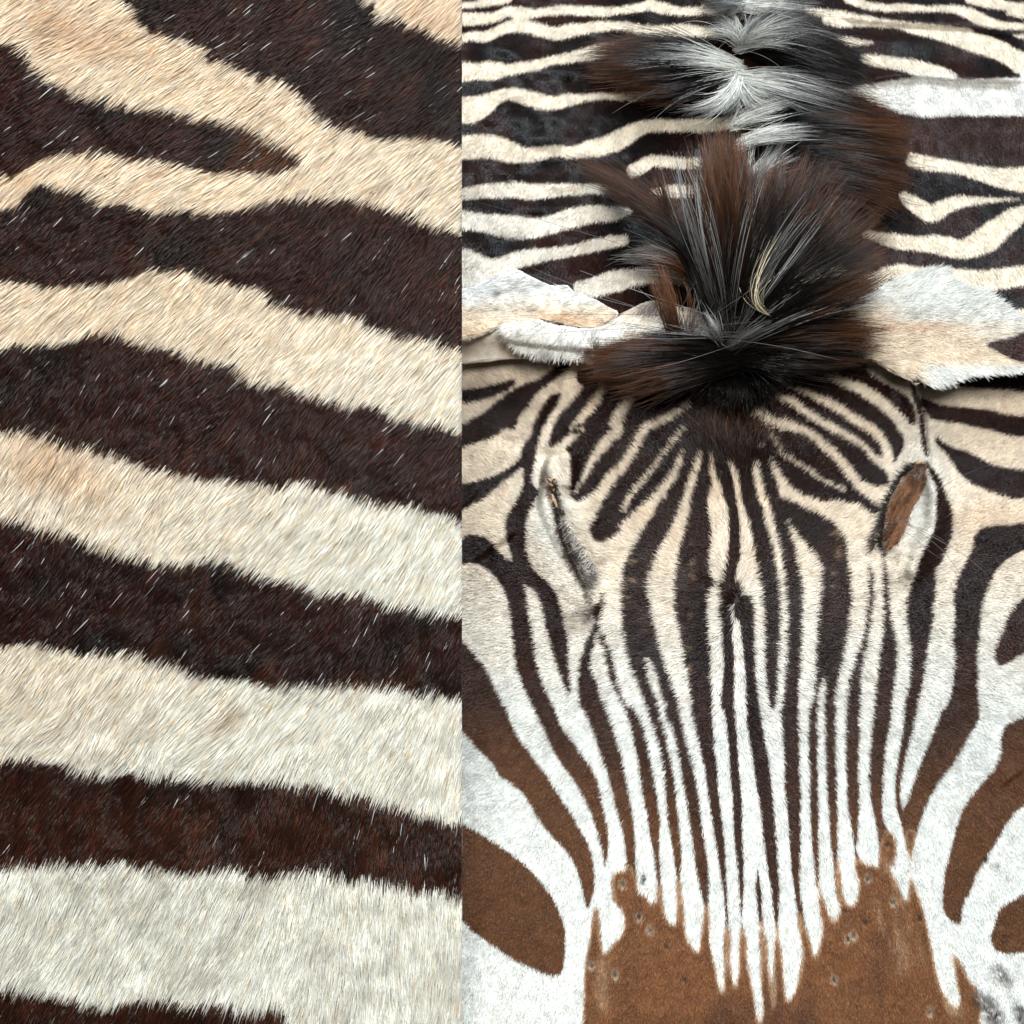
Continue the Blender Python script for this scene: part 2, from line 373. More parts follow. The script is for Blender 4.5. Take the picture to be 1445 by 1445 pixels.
board = empty('display_board', at_board(260.0, 1600.0, np.array(-0.02)))
tag(board, 'plain wooden board leaning behind the hide panel on the left', 'board')
offb = np.array(board.location)
def slab(name, u0, u1, v0, v1, h0, h1, mat, parent):
    c = [at_board(np.array(u), np.array(v), np.array(h)) - offb for h in (h0, h1) for u, v in ((u0, v1), (u1, v1), (u1, v0), (u0, v0))]
    f = [(0, 3, 2, 1), (4, 5, 6, 7), (0, 1, 5, 4), (1, 2, 6, 5), (2, 3, 7, 6), (3, 0, 4, 7)]
    me = bpy.data.meshes.new(name); me.from_pydata([tuple(x) for x in c], [], f); me.update(); me.materials.append(mat)
    return link(bpy.data.objects.new(name, me), parent)
slab('board_panel', -150, 640, -150, 1610, -0.012, -0.003, M_WOOD, board)
for u in (-60, 470):
    top = at_board(np.array(u), np.array(150.0), np.array(-0.012)) - offb
    fx, fy, fz = top; zf = -offb[2] - 0.003
    w = 0.014; y2 = fy + 0.16
    v = [(fx - w, fy, fz), (fx + w, fy, fz), (fx + w, fy + 0.02, fz + 0.01), (fx - w, fy + 0.02, fz + 0.01),
         (fx - w, y2, zf), (fx + w, y2, zf), (fx + w, y2 + 0.02, zf), (fx - w, y2 + 0.02, zf)]
    me = bpy.data.meshes.new('prop_leg'); me.from_pydata(v, [], [(0, 1, 2, 3), (4, 7, 6, 5), (0, 4, 5, 1), (1, 5, 6, 2), (2, 6, 7, 3), (3, 7, 4, 0)]); me.update()
    me.materials.append(M_WOOD); link(bpy.data.objects.new('prop_leg', me), board)

# ================================================================== RIGHT: zebra skin rug seen from the nose end
# ---- markings of the head skin (dark pigment on light, with some painted shade) in photo coordinates
hd = blank(0.0)
# left cheek
fill(hd, Z('E', (570, 725), (500, 780), (430, 830), (350, 860), (290, 890), (240, 930), (190, 970), (140, 1010), (100, 1030), (30, 1070), (-60, 1090), 'A', (-60, 110), (42, 115), (90, 96), (140, 80), (200, 60), (260, 20), 'E', (300, 1080), (330, 1020), (380, 960), (420, 900), (470, 860), (530, 810), (580, 770)))
fill(hd, Z('E', (-60, 890), (42, 885), (150, 872), (250, 850), (310, 830), (300, 865), (230, 905), (150, 932), (42, 950), (-60, 960)))
fill(hd, Z('E', (480, 920), (440, 980), (400, 1060), 'A', (395, 30), (385, 60), (350, 110), (330, 170), (290, 210), (230, 245), (150, 275), (42, 300), (-80, 310), (-80, 440), (42, 425), (100, 395), (160, 360), (220, 310), (280, 265), (330, 220), (355, 215), (355, 260), (350, 310), (325, 370), (285, 430), (265, 480), (265, 540), (275, 590), (290, 640), (300, 690), (340, 760), (400, 815), (420, 840), (445, 900), (460, 980), (480, 1050), (500, 1120), (530, 1220), (560, 1300), (585, 1340), (580, 1260), (575, 1180), (575, 1080), (560, 1000), (545, 940), (530, 880), (510, 830), (470, 780), (420, 740), (385, 690), (365, 620), (365, 560), (365, 490), (380, 430), (405, 380), (430, 335), (400, 300), (405, 220), (425, 150), (440, 80), (455, 0), 'E', (480, 1020), (520, 960), (540, 900)))
fill(hd, Z('A', (-80, 585), (42, 570), (80, 550), (130, 555), (180, 575), (220, 620), (260, 660), (300, 690), (350, 760), (362, 820), (375, 940), (390, 1010), (400, 1080), (410, 1160), (430, 1240), (455, 1310), 'C', (445, -40), (462, 0), (490, 70), (530, 130), (580, 200), (630, 270), (660, 330), (672, 400), (690, 480), (706, 560), (706, 640), (694, 720), (682, 640), (660, 560), (630, 470), (600, 410), (560, 340), (510, 270), (460, 190), (420, 100), (375, 0), 'A', (388, 1370), (350, 1290), (320, 1200), (305, 1100), (295, 1000), (285, 920), (270, 850), (240, 790), (200, 740), (150, 700), (100, 685), (42, 690), (-80, 690)))
fill(hd, Z('A', (-80, 1040), (0, 1060), (42, 1075), (80, 1110), (130, 1170), (170, 1230), (210, 1310), (240, 1380), 'C', (240, 0), (270, 80), (310, 150), (360, 220), (420, 300), (470, 380), (510, 440), (560, 520), (600, 590), (630, 660), (642, 740), (640, 830), (614, 912), (600, 860), (580, 780), (550, 700), (510, 640), (460, 590), (410, 530), (370, 470), (330, 400), (280, 350), (220, 310), (180, 250), (130, 200), (80, 140), (40, 100), (-60, 60)))
fill(hd, Z('C', (-80, 500), (0, 510), (40, 530), (120, 575), (200, 625), (280, 680), (350, 740), (410, 810), (460, 880), (490, 950), (510, 1030), (507, 1120), (490, 1212), (430, 1215), (350, 1180), (280, 1150), (220, 1110), (150, 1060), (90, 1020), (40, 970), (-80, 930)))
# below the left eye
fill(hd, Z('A', (752, 822), (735, 870), (700, 920), (715, 980), (690, 1030), (660, 1100), (640, 1170), (628, 1250), (633, 1340), (640, 1400), 'C', (600, 0), (640, 90), (670, 180), (690, 240), (715, 310), (735, 400), (755, 480), (780, 570), (792, 650), (792, 720), (800, 800), (832, 790), (830, 700), (830, 600), (825, 520), (815, 450), (800, 380), (785, 300), (770, 220), (750, 150), (725, 70), (700, 0), 'A', (745, 1370), (720, 1300), (700, 1240), (685, 1200), (690, 1150), (710, 1060), (728, 1010), (735, 940), (752, 870)))
fill(hd, Z('A', (728, 980), (750, 1040), (790, 1120), (805, 1180), (812, 1240), (832, 1320), (870, 1390), 'C', (830, 0), (865, 70), (885, 140), (900, 220), (915, 290), (925, 370), (937, 440), (945, 520), (940, 620), (945, 740), (950, 840), (938, 840), (932, 760), (920, 660), (900, 570), (890, 480), (870, 390), (860, 310), (850, 240), (835, 160), (815, 80), (795, 0), 'A', (840, 1370), (810, 1310), (785, 1250), (770, 1190), (765, 1130), (735, 1060)))
band(hd, Z('A', (930, 1290), (960, 1370), 'C', (895, 0), (920, 70), (945, 150), (960, 220), (970, 290), (975, 370), (980, 450), (990, 540), (1005, 620), (1015, 700), (1028, 790)), Z('A', (985, 1290), (1010, 1370), 'C', (945, 0), (965, 80), (980, 150), (990, 220), (1005, 280), (1015, 340), (1020, 420), (1030, 500), (1037, 580), (1042, 660), (1036, 790)))
# forehead: dark ground, light stripes drawn over it
fill(hd, Z('E', (640, 740), (620, 870), (560, 950), (510, 1020), (490, 1090), 'A', (500, 10), (475, 130), (575, 130), (590, 250), (585, 345), (610, 375), (660, 390), (720, 385), (750, 400), (720, 440), (700, 490), (680, 530), (730, 585), (790, 565), (850, 520), (900, 460), (990, 360), (1080, 270), (1150, 160), (1250, 140), 'B', (0, 200), (60, 190), (120, 200), (180, 230), (230, 320), (300, 365), (430, 380), (540, 385), (640, 420), (690, 440), (740, 435), (750, 400), (720, 360), (720, 300), (770, 290), (760, 240), (800, 207), (835, 175), (845, 100), (890, 0), 'F', (925, 1040), (890, 960), (800, 860), (680, 760), (560, 680), (0, 600), 'E', (1392, 640), (900, 700)))
def lt(p, w): stroke(hd, p, [x * 1.08 + 0.4 for x in w], 0.0)
lt(Z('E', (640, 860), (580, 930), (515, 1000), (480, 1060), 'A', (470, 10), (450, 60), (430, 140), (415, 220), (405, 300)), [9, 11, 10, 9, 8])
lt(Z('E', (760, 850), (720, 930), (650, 1020), (600, 1090), 'A', (640, 15), (590, 65), (540, 110), (480, 150)), [6, 12, 12, 12, 12, 11, 12, 18])
lt(Z('E', (900, 920), (860, 970), (810, 1050), 'A', (830, 20), (780, 70), (730, 130), (690, 190), (670, 240), (600, 345)), [10, 14, 15, 14, 14, 13, 10, 8, 3])
lt(Z('E', (1190, 955), (1100, 1010), (1020, 1050), 'A', (960, 20), (920, 90), (890, 150), (840, 220), (790, 270), (750, 330), (700, 380), (640, 405)), [4, 9, 10, 12, 12, 12, 13, 15, 15, 18, 16])
lt(Z('A', (1170, 0), (1100, 80), (1060, 130), (1000, 220), (940, 290), (890, 350), (845, 440)), [2, 5, 5, 6, 7, 7, 6])
lt(Z('A', (1150, 130), (1110, 230), (1060, 310), (990, 390), (930, 460), (850, 540)), [3, 7, 11, 14, 18, 22])
lt(Z('F', (90, 990), (180, 1050), (280, 1070), (360, 1100), 'B', (400, 70), (460, 120), (520, 180), (570, 240), (620, 300), (700, 350), (780, 380)), [8, 13, 13, 10, 11, 12, 12, 13, 14, 20, 30])
lt(Z('F', (180, 920), (280, 945), (360, 1000), (440, 1050), (510, 1090), 'B', (600, 80), (650, 120), (700, 170), (760, 210), (830, 235)), [5, 11, 10, 11, 10, 9, 8, 10, 13, 18])
lt(Z('F', (270, 870), (400, 920), (500, 970), (590, 1030), (670, 1080), 'B', (700, 40), (740, 90), (758, 140), (770, 220)), [3, 9, 12, 12, 12, 12, 13, 14, 12])
lt(Z('F', (430, 790), (520, 840), (620, 880), (700, 930), (780, 990), (840, 1060), 'B', (880, 60), (880, 130), (840, 210)), [5, 11, 15, 15, 16, 18, 20, 22, 26])
lt(Z('F', (650, 760), (730, 820), (810, 860), (870, 900), (910, 960), (915, 1060)), [6, 12, 12, 12, 10, 6])
lt(Z('B', (165, 40), (230, 140), (300, 190), (370, 230), (440, 280), (510, 310), (555, 332)), [3, 4.5, 4, 4.5, 4.5, 5, 4])
lt(Z('B', (120, 90), (170, 190), (215, 270), (270, 335), (340, 375), (430, 400), (520, 420), (620, 440)), [4, 9, 13, 13, 12, 11, 18, 24])
lt(Z('F', (0, 730), (90, 800), (160, 850), (260, 870), (330, 890)), [10, 12, 10, 6, 2])
# face bars between the eyes
fill(hd, Z('A', (1165, 150), (1130, 230), (1100, 290), (1060, 350), (1010, 430), (960, 510), (920, 580), (880, 650), (855, 720), (848, 800), (850, 880), (848, 960), (855, 1040), (875, 1130), (895, 1210), (930, 1290), (960, 1370), (985, 1445), (1000, 1480), (1060, 1480), (1130, 1445), (1125, 1400), (1100, 1320), (1070, 1230), (1040, 1130), (1020, 1050), (1000, 970), (985, 890), (970, 820), (975, 750), (1010, 690), (1050, 620), (1080, 560), (1110, 490), (1140, 420), (1160, 350), (1180, 280), (1210, 200), (1225, 140)))
fill(hd, Z('A', (963, 1150), (1000, 1190), (1020, 1250), (1045, 1330), (1060, 1400), 'C', (975, 0), (1000, 90), (960, 60), (945, 0), 'A', (1010, 1360), (985, 1290), (965, 1220)), 0.0)
band(hd, Z('A', (1090, 1340), (1085, 1400), 'C', (985, 0), (1010, 90), (1030, 180), (1045, 250), (1055, 330), (1070, 410), (1080, 500), (1095, 580), (1105, 670), (1120, 760), (1140, 850), (1155, 930)), Z('A', (1110, 1340), (1125, 1400), 'C', (1035, 0), (1055, 80), (1070, 160), (1090, 230), (1105, 310), (1120, 390), (1130, 470), (1140, 560), (1155, 650), (1165, 740), (1168, 830), (1163, 940)))
lt(Z('A', (1235, 130), (1205, 240), (1172, 340), (1150, 420), (1110, 530), (1060, 640), (1040, 730)), [3, 7, 9, 11, 15, 20, 30])
fill(hd, Z('A', (1250, 130), (1230, 230), (1200, 320), (1180, 420), (1160, 520), (1135, 610), (1120, 700), (1110, 790), (1110, 880), (1125, 970), (1140, 1060), (1155, 1150), (1170, 1230), (1185, 1320), (1193, 1400), 'C', (1095, 0), (1115, 80), (1130, 170), (1150, 260), (1165, 350), (1175, 430), (1190, 530), (1205, 620), (1220, 720), (1235, 820), (1245, 920), (1250, 1040), (1258, 1040), (1255, 930), (1250, 830), (1245, 720), (1240, 620), (1230, 530), (1220, 440), (1210, 350), (1205, 260), (1195, 170), (1190, 80), (1185, 0), 'A', (1285, 1400), (1285, 1350), (1280, 1250), (1280, 1130), (1270, 1030), (1270, 920), (1275, 820), (1310, 790), (1280, 740), (1280, 650), (1285, 550), (1275, 450), (1265, 370), (1290, 300), (1280, 220), (1275, 130)))
fill(hd, Z('A', (1300, 150), (1320, 300), (1362, 390), (1367, 480), (1367, 600), (1352, 700), (1345, 770), (1325, 800), (1335, 870), (1332, 950), (1342, 1040), (1345, 1140), (1345, 1250), (1335, 1350), (1338, 1410), 'C', (1240, 0), (1255, 100), (1265, 200), (1270, 300), (1280, 400), (1285, 500), (1290, 600), (1300, 700), (1310, 800), (1315, 900), (1319, 1040), 'D', (42, 1040), (40, 930), (45, 820), (45, 700), (40, 600), (40, 500), (35, 420), (25, 300), (15, 150), (5, 0), 'A', (1393, 1400), (1395, 1250), (1390, 1130), (1385, 1040), (1388, 960), (1372, 890), (1400, 840), (1400, 760), (1422, 650), (1424, 560), (1415, 440), (1400, 330), (1370, 200), (1350, 150)))
lt(Z('A', (1285, 200), (1310, 320), (1325, 420), (1328, 520), (1325, 620), (1315, 720), (1310, 770)), [5, 12, 22, 24, 23, 20, 12])
lt(Z('A', (1440, 200), (1418, 320), (1440, 440), (1450, 560), (1460, 680), (1475, 760)), [5, 8, 9, 10, 11, 7])
band(hd, Z('B', (10, 860), (25, 900), (32, 960), (42, 1060), (52, 1150), (60, 1250), (65, 1350), 'D', (60, 0), (65, 80), (80, 170), (95, 270), (110, 370), (125, 460), (135, 550), (145, 640), (160, 740), (175, 830), (185, 920), (195, 1010)), Z('B', (60, 840), (85, 880), (95, 950), (100, 1100), (102, 1200), (112, 1300), (125, 1400), 'D', (115, 0), (130, 90), (145, 170), (160, 260), (170, 350), (180, 440), (190, 540), (197, 640), (202, 740), (207, 830), (205, 920), (201, 1010)))
band(hd, Z('B', (0, 160), (30, 290), (45, 390), (70, 470), (95, 580), (110, 680), (125, 770), (140, 870), (150, 970), (155, 1070), (155, 1180), (160, 1280), (175, 1380), (190, 1405)), Z('B', (75, 160), (95, 260), (112, 350), (140, 430), (162, 520), (182, 600), (197, 680), (211, 780), (221, 880), (221, 980), (218, 1080), (215, 1180), (210, 1280), (204, 1380), (194, 1405)))
band(hd, Z('B', (110, 120), (140, 300), (175, 400), (200, 500), (225, 600), (240, 700), (255, 800), (260, 900), (260, 1000), (260, 1100), (255, 1200), (250, 1300), (246, 1400), 'D', (215, 0), (222, 100), (230, 200), (235, 300), (240, 400), (250, 500), (258, 600), (265, 700), (275, 800), (290, 900), (305, 980), (330, 1080), (355, 1140)), Z('B', (160, 120), (182, 230), (212, 310), (232, 400), (262, 500), (292, 600), (312, 700), (327, 800), (331, 900), (331, 1000), (326, 1100), (321, 1200), (318, 1300), (315, 1400), 'D', (292, 0), (295, 100), (297, 200), (300, 300), (305, 400), (303, 500), (305, 600), (303, 700), (300, 800), (312, 900), (330, 990), (350, 1080), (365, 1140)))
fill(hd, Z('B', (228, 370), (285, 385), (340, 415), (420, 450), (480, 490), (530, 540), (555, 600), (562, 700), (570, 780), (575, 860), (570, 930), (560, 1000), (550, 1080), (530, 1180), (510, 1280), (495, 1360), 'D', (458, 0), (460, 100), (462, 200), (467, 300), (470, 400), (475, 500), (475, 600), (472, 700), (478, 800), (498, 880), (480, 880), (468, 800), (458, 700), (445, 600), (440, 500), (430, 400), (425, 300), (420, 200), (420, 100), (413, 0), 'B', (447, 1380), (450, 1260), (430, 1250), (415, 1350), 'D', (378, 0), (378, 100), (380, 200), (382, 300), (385, 420), (387, 520), (387, 620), (388, 720), (387, 805), (378, 805), (372, 720), (362, 620), (355, 520), (350, 420), (350, 300), (345, 200), (340, 100), (345, 0), 'B', (395, 1350), (400, 1300), (405, 1200), (410, 1100), (415, 1000), (420, 920), (430, 850), (435, 770), (430, 700), (400, 650), (360, 600), (310, 540), (260, 470), (228, 400)))
band(hd, Z('B', (660, 685), (668, 780), (664, 870), (656, 950), (640, 1050), (605, 1150), (580, 1230), (566, 1330), 'D', (520, -30), (515, 0), (512, 100), (512, 200), (518, 300), (520, 400), (530, 480), (545, 560), (555, 640), (562, 700)), Z('B', (664, 685), (690, 780), (688, 870), (676, 950), (662, 1050), (638, 1150), (625, 1230), (625, 1330), 'D', (575, -30), (572, 0), (572, 100), (568, 200), (568, 300), (572, 400), (570, 480), (567, 560), (563, 640), (578, 700)))
band(hd, Z('B', (742, 690), (738, 760), (740, 850), (742, 950), (735, 1050), (722, 1150), (712, 1250), (700, 1350), 'D', (640, 0), (632, 100), (625, 200), (622, 300), (630, 400), (645, 480), (660, 560), (668, 640), (668, 720)), Z('B', (748, 690), (755, 760), (765, 850), (772, 950), (795, 1050), (803, 1150), (795, 1250), (785, 1350), 'D', (718, 0), (710, 80), (695, 150), (690, 230), (682, 320), (680, 420), (680, 490), (700, 550), (735, 590), (740, 650), (735, 715)))
band(hd, Z('B', (870, 1300), (855, 1380), 'D', (785, 0), (775, 100), (760, 200), (745, 300), (742, 400), (750, 460), (770, 520), (785, 580), (795, 650)), Z('B', (925, 1300), (910, 1380), 'D', (835, 0), (815, 100), (795, 180), (775, 270), (762, 340), (760, 410), (775, 465), (800, 520), (820, 640)))
band(hd, Z('D', (107, 735), (105, 820), (110, 900), (120, 990)), Z('D', (112, 735), (124, 820), (130, 900), (132, 990)))
stroke(hd, [(1040, 822), (1039, 842), (1044, 872)], [10, 20, 12])
# right cheek
fill(hd, Z('B', (950, 190), (985, 215), (1010, 250), (1040, 320), (1070, 390), (1082, 460), (1080, 540), (1060, 610), (1030, 670), (1000, 720), (1000, 790), (990, 880), (985, 960), (970, 1040), (955, 1130), (945, 1220), (930, 1300), (905, 1400), 'D', (835, 20), (785, 20), 'B', (850, 1390), (875, 1280), (880, 1200), (880, 1120), (870, 1040), (855, 960), (860, 880), (880, 800), (910, 720), (930, 650), (960, 600), (985, 550), (1000, 500), (1005, 420), (1005, 320), (980, 260)))
fill(hd, Z('B', (1560, 480), (1445, 490), (1380, 500), (1300, 505), (1220, 525), (1195, 560), (1185, 620), (1150, 690), (1110, 770), (1095, 840), (1095, 930), (1095, 1010), (1090, 1080), (1100, 1160), (1095, 1240), (1085, 1320), (1060, 1390), 'D', (950, 20), (920, 100), (890, 170), (860, 250), (830, 330), (800, 420), (778, 468), (770, 520), (800, 640), (818, 640), (830, 590), (860, 500), (880, 440), (910, 390), (940, 330), (980, 280), (1010, 240), (1040, 190), (1070, 130), (1110, 70), (1122, 0), 'B', (1210, 1350), (1210, 1250), (1205, 1150), (1215, 1060), (1220, 980), (1230, 900), (1250, 830), (1290, 740), (1340, 680), (1400, 640), (1445, 620), (1560, 600)))
fill(hd, Z('B', (1560, 830), (1445, 862), (1400, 900), (1360, 960), (1340, 1020), (1310, 1080), (1295, 1140), (1315, 1190), (1360, 1185), (1410, 1150), (1470, 1120), (1560, 1090)))
fill(hd, Z('B', (1000, 60), (1040, 90), (1100, 120), (1170, 140), (1240, 180), (1320, 210), (1445, 230), (1560, 240), (1560, 350), (1460, 355), (1390, 370), (1330, 350), (1270, 330), (1200, 300), (1150, 270), (1110, 230), (1080, 180), (1050, 140), (1010, 100)))
fill(hd, Z('F', (930, 920), (1020, 960), (1110, 970), (1200, 980), (1280, 990), (1360, 1010), (1445, 1020), (1560, 1030), (1560, 1125), (1445, 1115), (1380, 1110), (1300, 1090), (1220, 1070), (1130, 1050), (1050, 1040), (970, 1020)))
fill(hd, Z('F', (920, 830), (1100, 790), (1445, 780), (1560, 780), (1560, 900), (1445, 892), (1340, 880), (1200, 872), (1080, 865), (960, 870)))  # shadow below the ear flap, painted in as a dark strip
fill(hd, Z('F', (880, 850), (905, 880), (930, 960), (945, 1040), 'B', (955, 60), (965, 150), (950, 160), (935, 90), (925, 20), 'F', (915, 1000), (890, 930)))  # shade line cast along the raised head edge, painted dark
fill(hd, Z('D', (1450, 20), (1331, 40), (1280, 60), (1240, 90), (1225, 140), (1225, 210), (1200, 270), (1150, 330), (1100, 390), (1060, 450), (1030, 520), (1010, 590), (995, 660), (975, 740), (962, 830), (965, 920), (990, 965), (1035, 980), (1050, 900), (1090, 820), (1110, 760), (1150, 690), (1190, 630), (1240, 540), (1290, 470), (1350, 430), (1450, 400)))
fill(hd, Z('D', (1450, 800), (1345, 840), (1280, 880), (1220, 920), (1200, 990), (1180, 1050), (1200, 1100), (1260, 1120), (1345, 1110), (1450, 1100)))
# brown nose, light tongues reaching into it
muz = blank(0.0)
fill(muz, Z('C', (560, 1900), (592, 1480), (600, 1300), (605, 1180), (625, 1060), (655, 890), (665, 960), (668, 1040), (690, 1130), (712, 1110), (745, 1070), (775, 1030), (785, 980), (770, 910), (742, 890), (732, 800), (740, 755), (790, 740), (835, 770), (840, 830), (890, 870), (905, 905), (935, 870), (950, 840), (960, 930), (1000, 990), (1030, 980), (1035, 900), (1050, 900), (1065, 1040), (1115, 1115), (1145, 1060), (1155, 930), (1170, 940), (1175, 1060), (1200, 1200), (1225, 1310), (1245, 1290), (1252, 1100), (1262, 1110), (1275, 1220), (1300, 1330), (1315, 1250), (1320, 1040), 'D', (50, 1050), (60, 1150), (90, 1300), (110, 1440), (130, 1440), (135, 1250), (130, 1050), (145, 1050), (165, 1250), (185, 1400), (195, 1250), (195, 1010), (205, 1010), (225, 1200), (240, 1340), (280, 1300), (315, 1180), (320, 1110), (310, 1000), (330, 1010), (350, 1080), (375, 1150), (395, 1100), (410, 1000), (395, 880), (410, 870), (430, 930), (460, 985), (490, 930), (490, 850), (515, 890), (545, 910), (570, 860), (575, 780), (565, 700), (590, 705), (640, 725), (670, 715), (672, 640), (700, 560), (735, 590), (740, 680), (715, 720), (740, 790), (770, 850), (800, 900), (808, 820), (805, 700), (790, 590), (800, 560), (830, 560), (820, 680), (815, 740), (840, 850), (870, 940), (890, 1020), (910, 1130), (930, 1230), (960, 1300), (1010, 1370), (1035, 1350), (1025, 1250), (1000, 1130), (975, 1040), (955, 940), (985, 1060), (1030, 1160), (1080, 1250), (1120, 1310), (1130, 1480), (1150, 1900)))
for p, w in ((Z('C', (1160, 900), (1152, 1000), (1140, 1100)), [5, 6, 8]), (Z('C', (1252, 1000), (1256, 1150), (1250, 1330)), [5, 6, 9]), (Z('C', (1322, 1000), (1320, 1150), (1310, 1320)), [5, 6, 9]),
             (Z('D', (42, 1000), (52, 1150), (70, 1300), (80, 1440)), [5, 6, 6, 5]), (Z('D', (127, 960), (138, 1100), (140, 1300), (145, 1440)), [5, 6, 6, 6]), (Z('D', (200, 980), (198, 1150), (205, 1320)), [5, 6, 8]),
             (Z('D', (300, 930), (318, 1050), (345, 1150)), [5, 6, 9]), (Z('C', (1030, 760), (1040, 880), (1036, 990)), [4, 6, 8]), (Z('C', (943, 800), (945, 860)), [5, 6]), (Z('D', (384, 780), (396, 860), (415, 960)), [4, 5, 8]),
             (Z('D', (474, 680), (482, 780), (490, 880)), [5, 6, 7]), (Z('D', (562, 680), (572, 760)), [5, 7]), (Z('C', (800, 720), (812, 790)), [7, 9])):
    stroke(muz, p, w)
nosedark = blank(0.0); fill(nosedark, Z('C', (1150, 1480), (1200, 1400), (1300, 1350), 'D', (60, 1340), (200, 1340), (300, 1350), (400, 1400), (420, 1480), (300, 1560), (0, 1560))); nosedark = blur(nosedark, 14)
pale = blank(0.0)
for p, w in ((Z('D', (650, 880), (700, 980), (750, 1090), (780, 1210)), [4, 14, 16, 6]), (Z('D', (700, 700), (740, 820), (790, 960), (830, 1100), (860, 1190)), [8, 10, 10, 12, 6]), (Z('D', (950, 1270), (990, 1350), (1040, 1400)), [10, 16, 14]), (Z('C', (690, 1130), (680, 1260), (690, 1380)), [6, 14, 6])):
    stroke(pale, p, w)
pale = blur(pale, 6)
# small bald pits on the nose, grey worn skin round the eyes
PITS = Z('D', (705, 625), (615, 778), (732, 885), (600, 980), (550, 1040), (525, 1055), (855, 965), (460, 1240), (900, 1390), (1155, 695), 'C', (775, 805), (872, 775), (866, 800), (850, 955), (900, 1015), (975, 1090), (630, 1175), (740, 1220), (1058, 1240))
pit = blank(0.0); pitrim = blank(0.0)
for i, (x, y) in enumerate(PITS):
    stroke(pitrim, [(x - 1, y - 7), (x, y), (x + 1, y + 8)], [4, 10, 4]) if i % 3 else None
    stroke(pit, [(x - 0.5, y - 5), (x, y), (x + 0.5, y + 5)], [2, 5, 2])
pit = blur(pit, 1); pitrim = blur(pitrim, 2)
grey = blank(0.0)
fill(grey, Z('A', (530, 480), (580, 520), (640, 600), (700, 680), (730, 760), (700, 830), (660, 800), (610, 720), (570, 640), (540, 560)))
fill(grey, Z('A', (455, 235), (500, 240), (510, 330), (540, 400), (520, 450), (490, 380), (470, 310)))
stroke(grey, Z('A', (640, 890), (690, 960), (690, 1010)), [8, 16, 6])
fill(grey, Z('B', (700, 480), (760, 420), (745, 560), (740, 640), (700, 600)))
fill(grey, Z('D', (1190, 1170), (1240, 1180), (1290, 1260), (1270, 1290), (1220, 1230)))
fill(grey, Z('D', (1100, 1310), (1160, 1300), (1230, 1380), (1240, 1445), (1160, 1430)))
fill(grey, Z('D', (1290, 1340), (1340, 1380), (1400, 1480), (1300, 1460)))
grey = blur(grey, 4)
leather = blank(0.0)
fill(leather, Z('B', (895, 195), (950, 200), (955, 260), (945, 310), (920, 360), (880, 420), (860, 490), (830, 560), (785, 600), (750, 605), (752, 500), (765, 420), (790, 350), (840, 265)))
leather = blur(leather, 1)
slit = blank(0.0)
stroke(slit, Z('A', (475, 255), (505, 330), (515, 420), (530, 510), (560, 610), (600, 690), (640, 770), (680, 850), (700, 930)), [3, 6, 9, 8, 9, 8, 6, 4, 2])
stroke(slit, Z('B', (735, 600), (740, 660), (742, 720)), [8, 5, 2])
slit = blur(slit, 1)

# ---- markings of the back skin: light stripes on dark
bd = blank(1.0)
def bl(p, w): stroke(bd, p, [x * .28374 * 1.2 + 0.8 for x in w], 0.0)
bl(Z('G', (-80, 32), (42, 25), (150, 15), (260, -5), (330, -40)), [25, 25, 25, 30, 30])
bl(Z('G', (-80, 88), (42, 90), (130, 90), (200, 85), (270, 55), (330, 60), (400, 65), (470, 55), (560, 45), (640, 50), (740, 55), (820, 50), (900, 40), (980, 25), (1050, 40), (1100, 50), (1180, 55), (1250, 45), (1320, 60), (1460, 75)), [50, 50, 50, 40, 40, 50, 35, 35, 40, 40, 40, 30, 35, 40, 45, 35, 35, 30, 30, 30])
bl(Z('G', (-80, 187), (42, 185), (100, 175), (160, 180), (230, 150), (300, 125), (370, 130), (430, 145), (500, 165), (580, 150), (650, 140), (720, 130), (800, 125), (870, 130), (960, 150), (1080, 150), (1170, 150), (1300, 160), (1460, 175)), [35, 35, 35, 45, 40, 50, 50, 55, 50, 55, 45, 45, 35, 35, 40, 50, 50, 30, 30])
bl(Z('G', (-80, 355), (42, 355), (120, 350), (200, 350), (280, 345), (350, 330), (420, 320), (480, 300), (550, 290), (620, 275), (700, 260), (770, 245), (850, 240)), [85, 80, 70, 75, 45, 45, 40, 35, 40, 45, 60, 55, 30])
bl(Z('G', (-80, 560), (42, 545), (100, 540), (170, 510), (230, 475), (290, 465), (360, 480), (430, 500), (500, 510), (570, 495), (650, 485), (740, 475), (850, 480), (960, 480)), [115, 110, 110, 80, 50, 50, 60, 65, 55, 50, 30, 25, 25, 25])
bl(Z('G', (-80, 735), (42, 730), (130, 725), (210, 730), (290, 755), (360, 770), (430, 760), (510, 748), (590, 755), (680, 738), (760, 720), (830, 690), (900, 650), (970, 625), (1050, 620), (1150, 620), (1250, 620), (1350, 610), (1460, 590)), [105, 100, 100, 95, 85, 60, 55, 45, 50, 70, 75, 80, 65, 50, 50, 50, 55, 50, 60])
bl(Z('G', (-80, 970), (42, 965), (130, 950), (220, 945), (300, 940), (380, 950), (460, 945), (540, 940), (620, 940), (720, 935), (825, 935)), [40, 45, 55, 60, 65, 65, 60, 50, 45, 40, 50])
bl(Z('G', (870, 860), (930, 830), (980, 800), (1050, 800), (1130, 810), (1250, 810)), [50, 55, 50, 45, 45, 40])
bl(Z('G', (980, 970), (1080, 950), (1200, 950)), [40, 50, 50])
bl(Z('G', (-80, 1090), (42, 1092), (150, 1105), (260, 1122), (370, 1130), (440, 1125), (500, 1110), (600, 1080), (700, 1060), (800, 1060), (890, 1040)), [90, 80, 75, 95, 90, 75, 75, 80, 70, 55, 20])
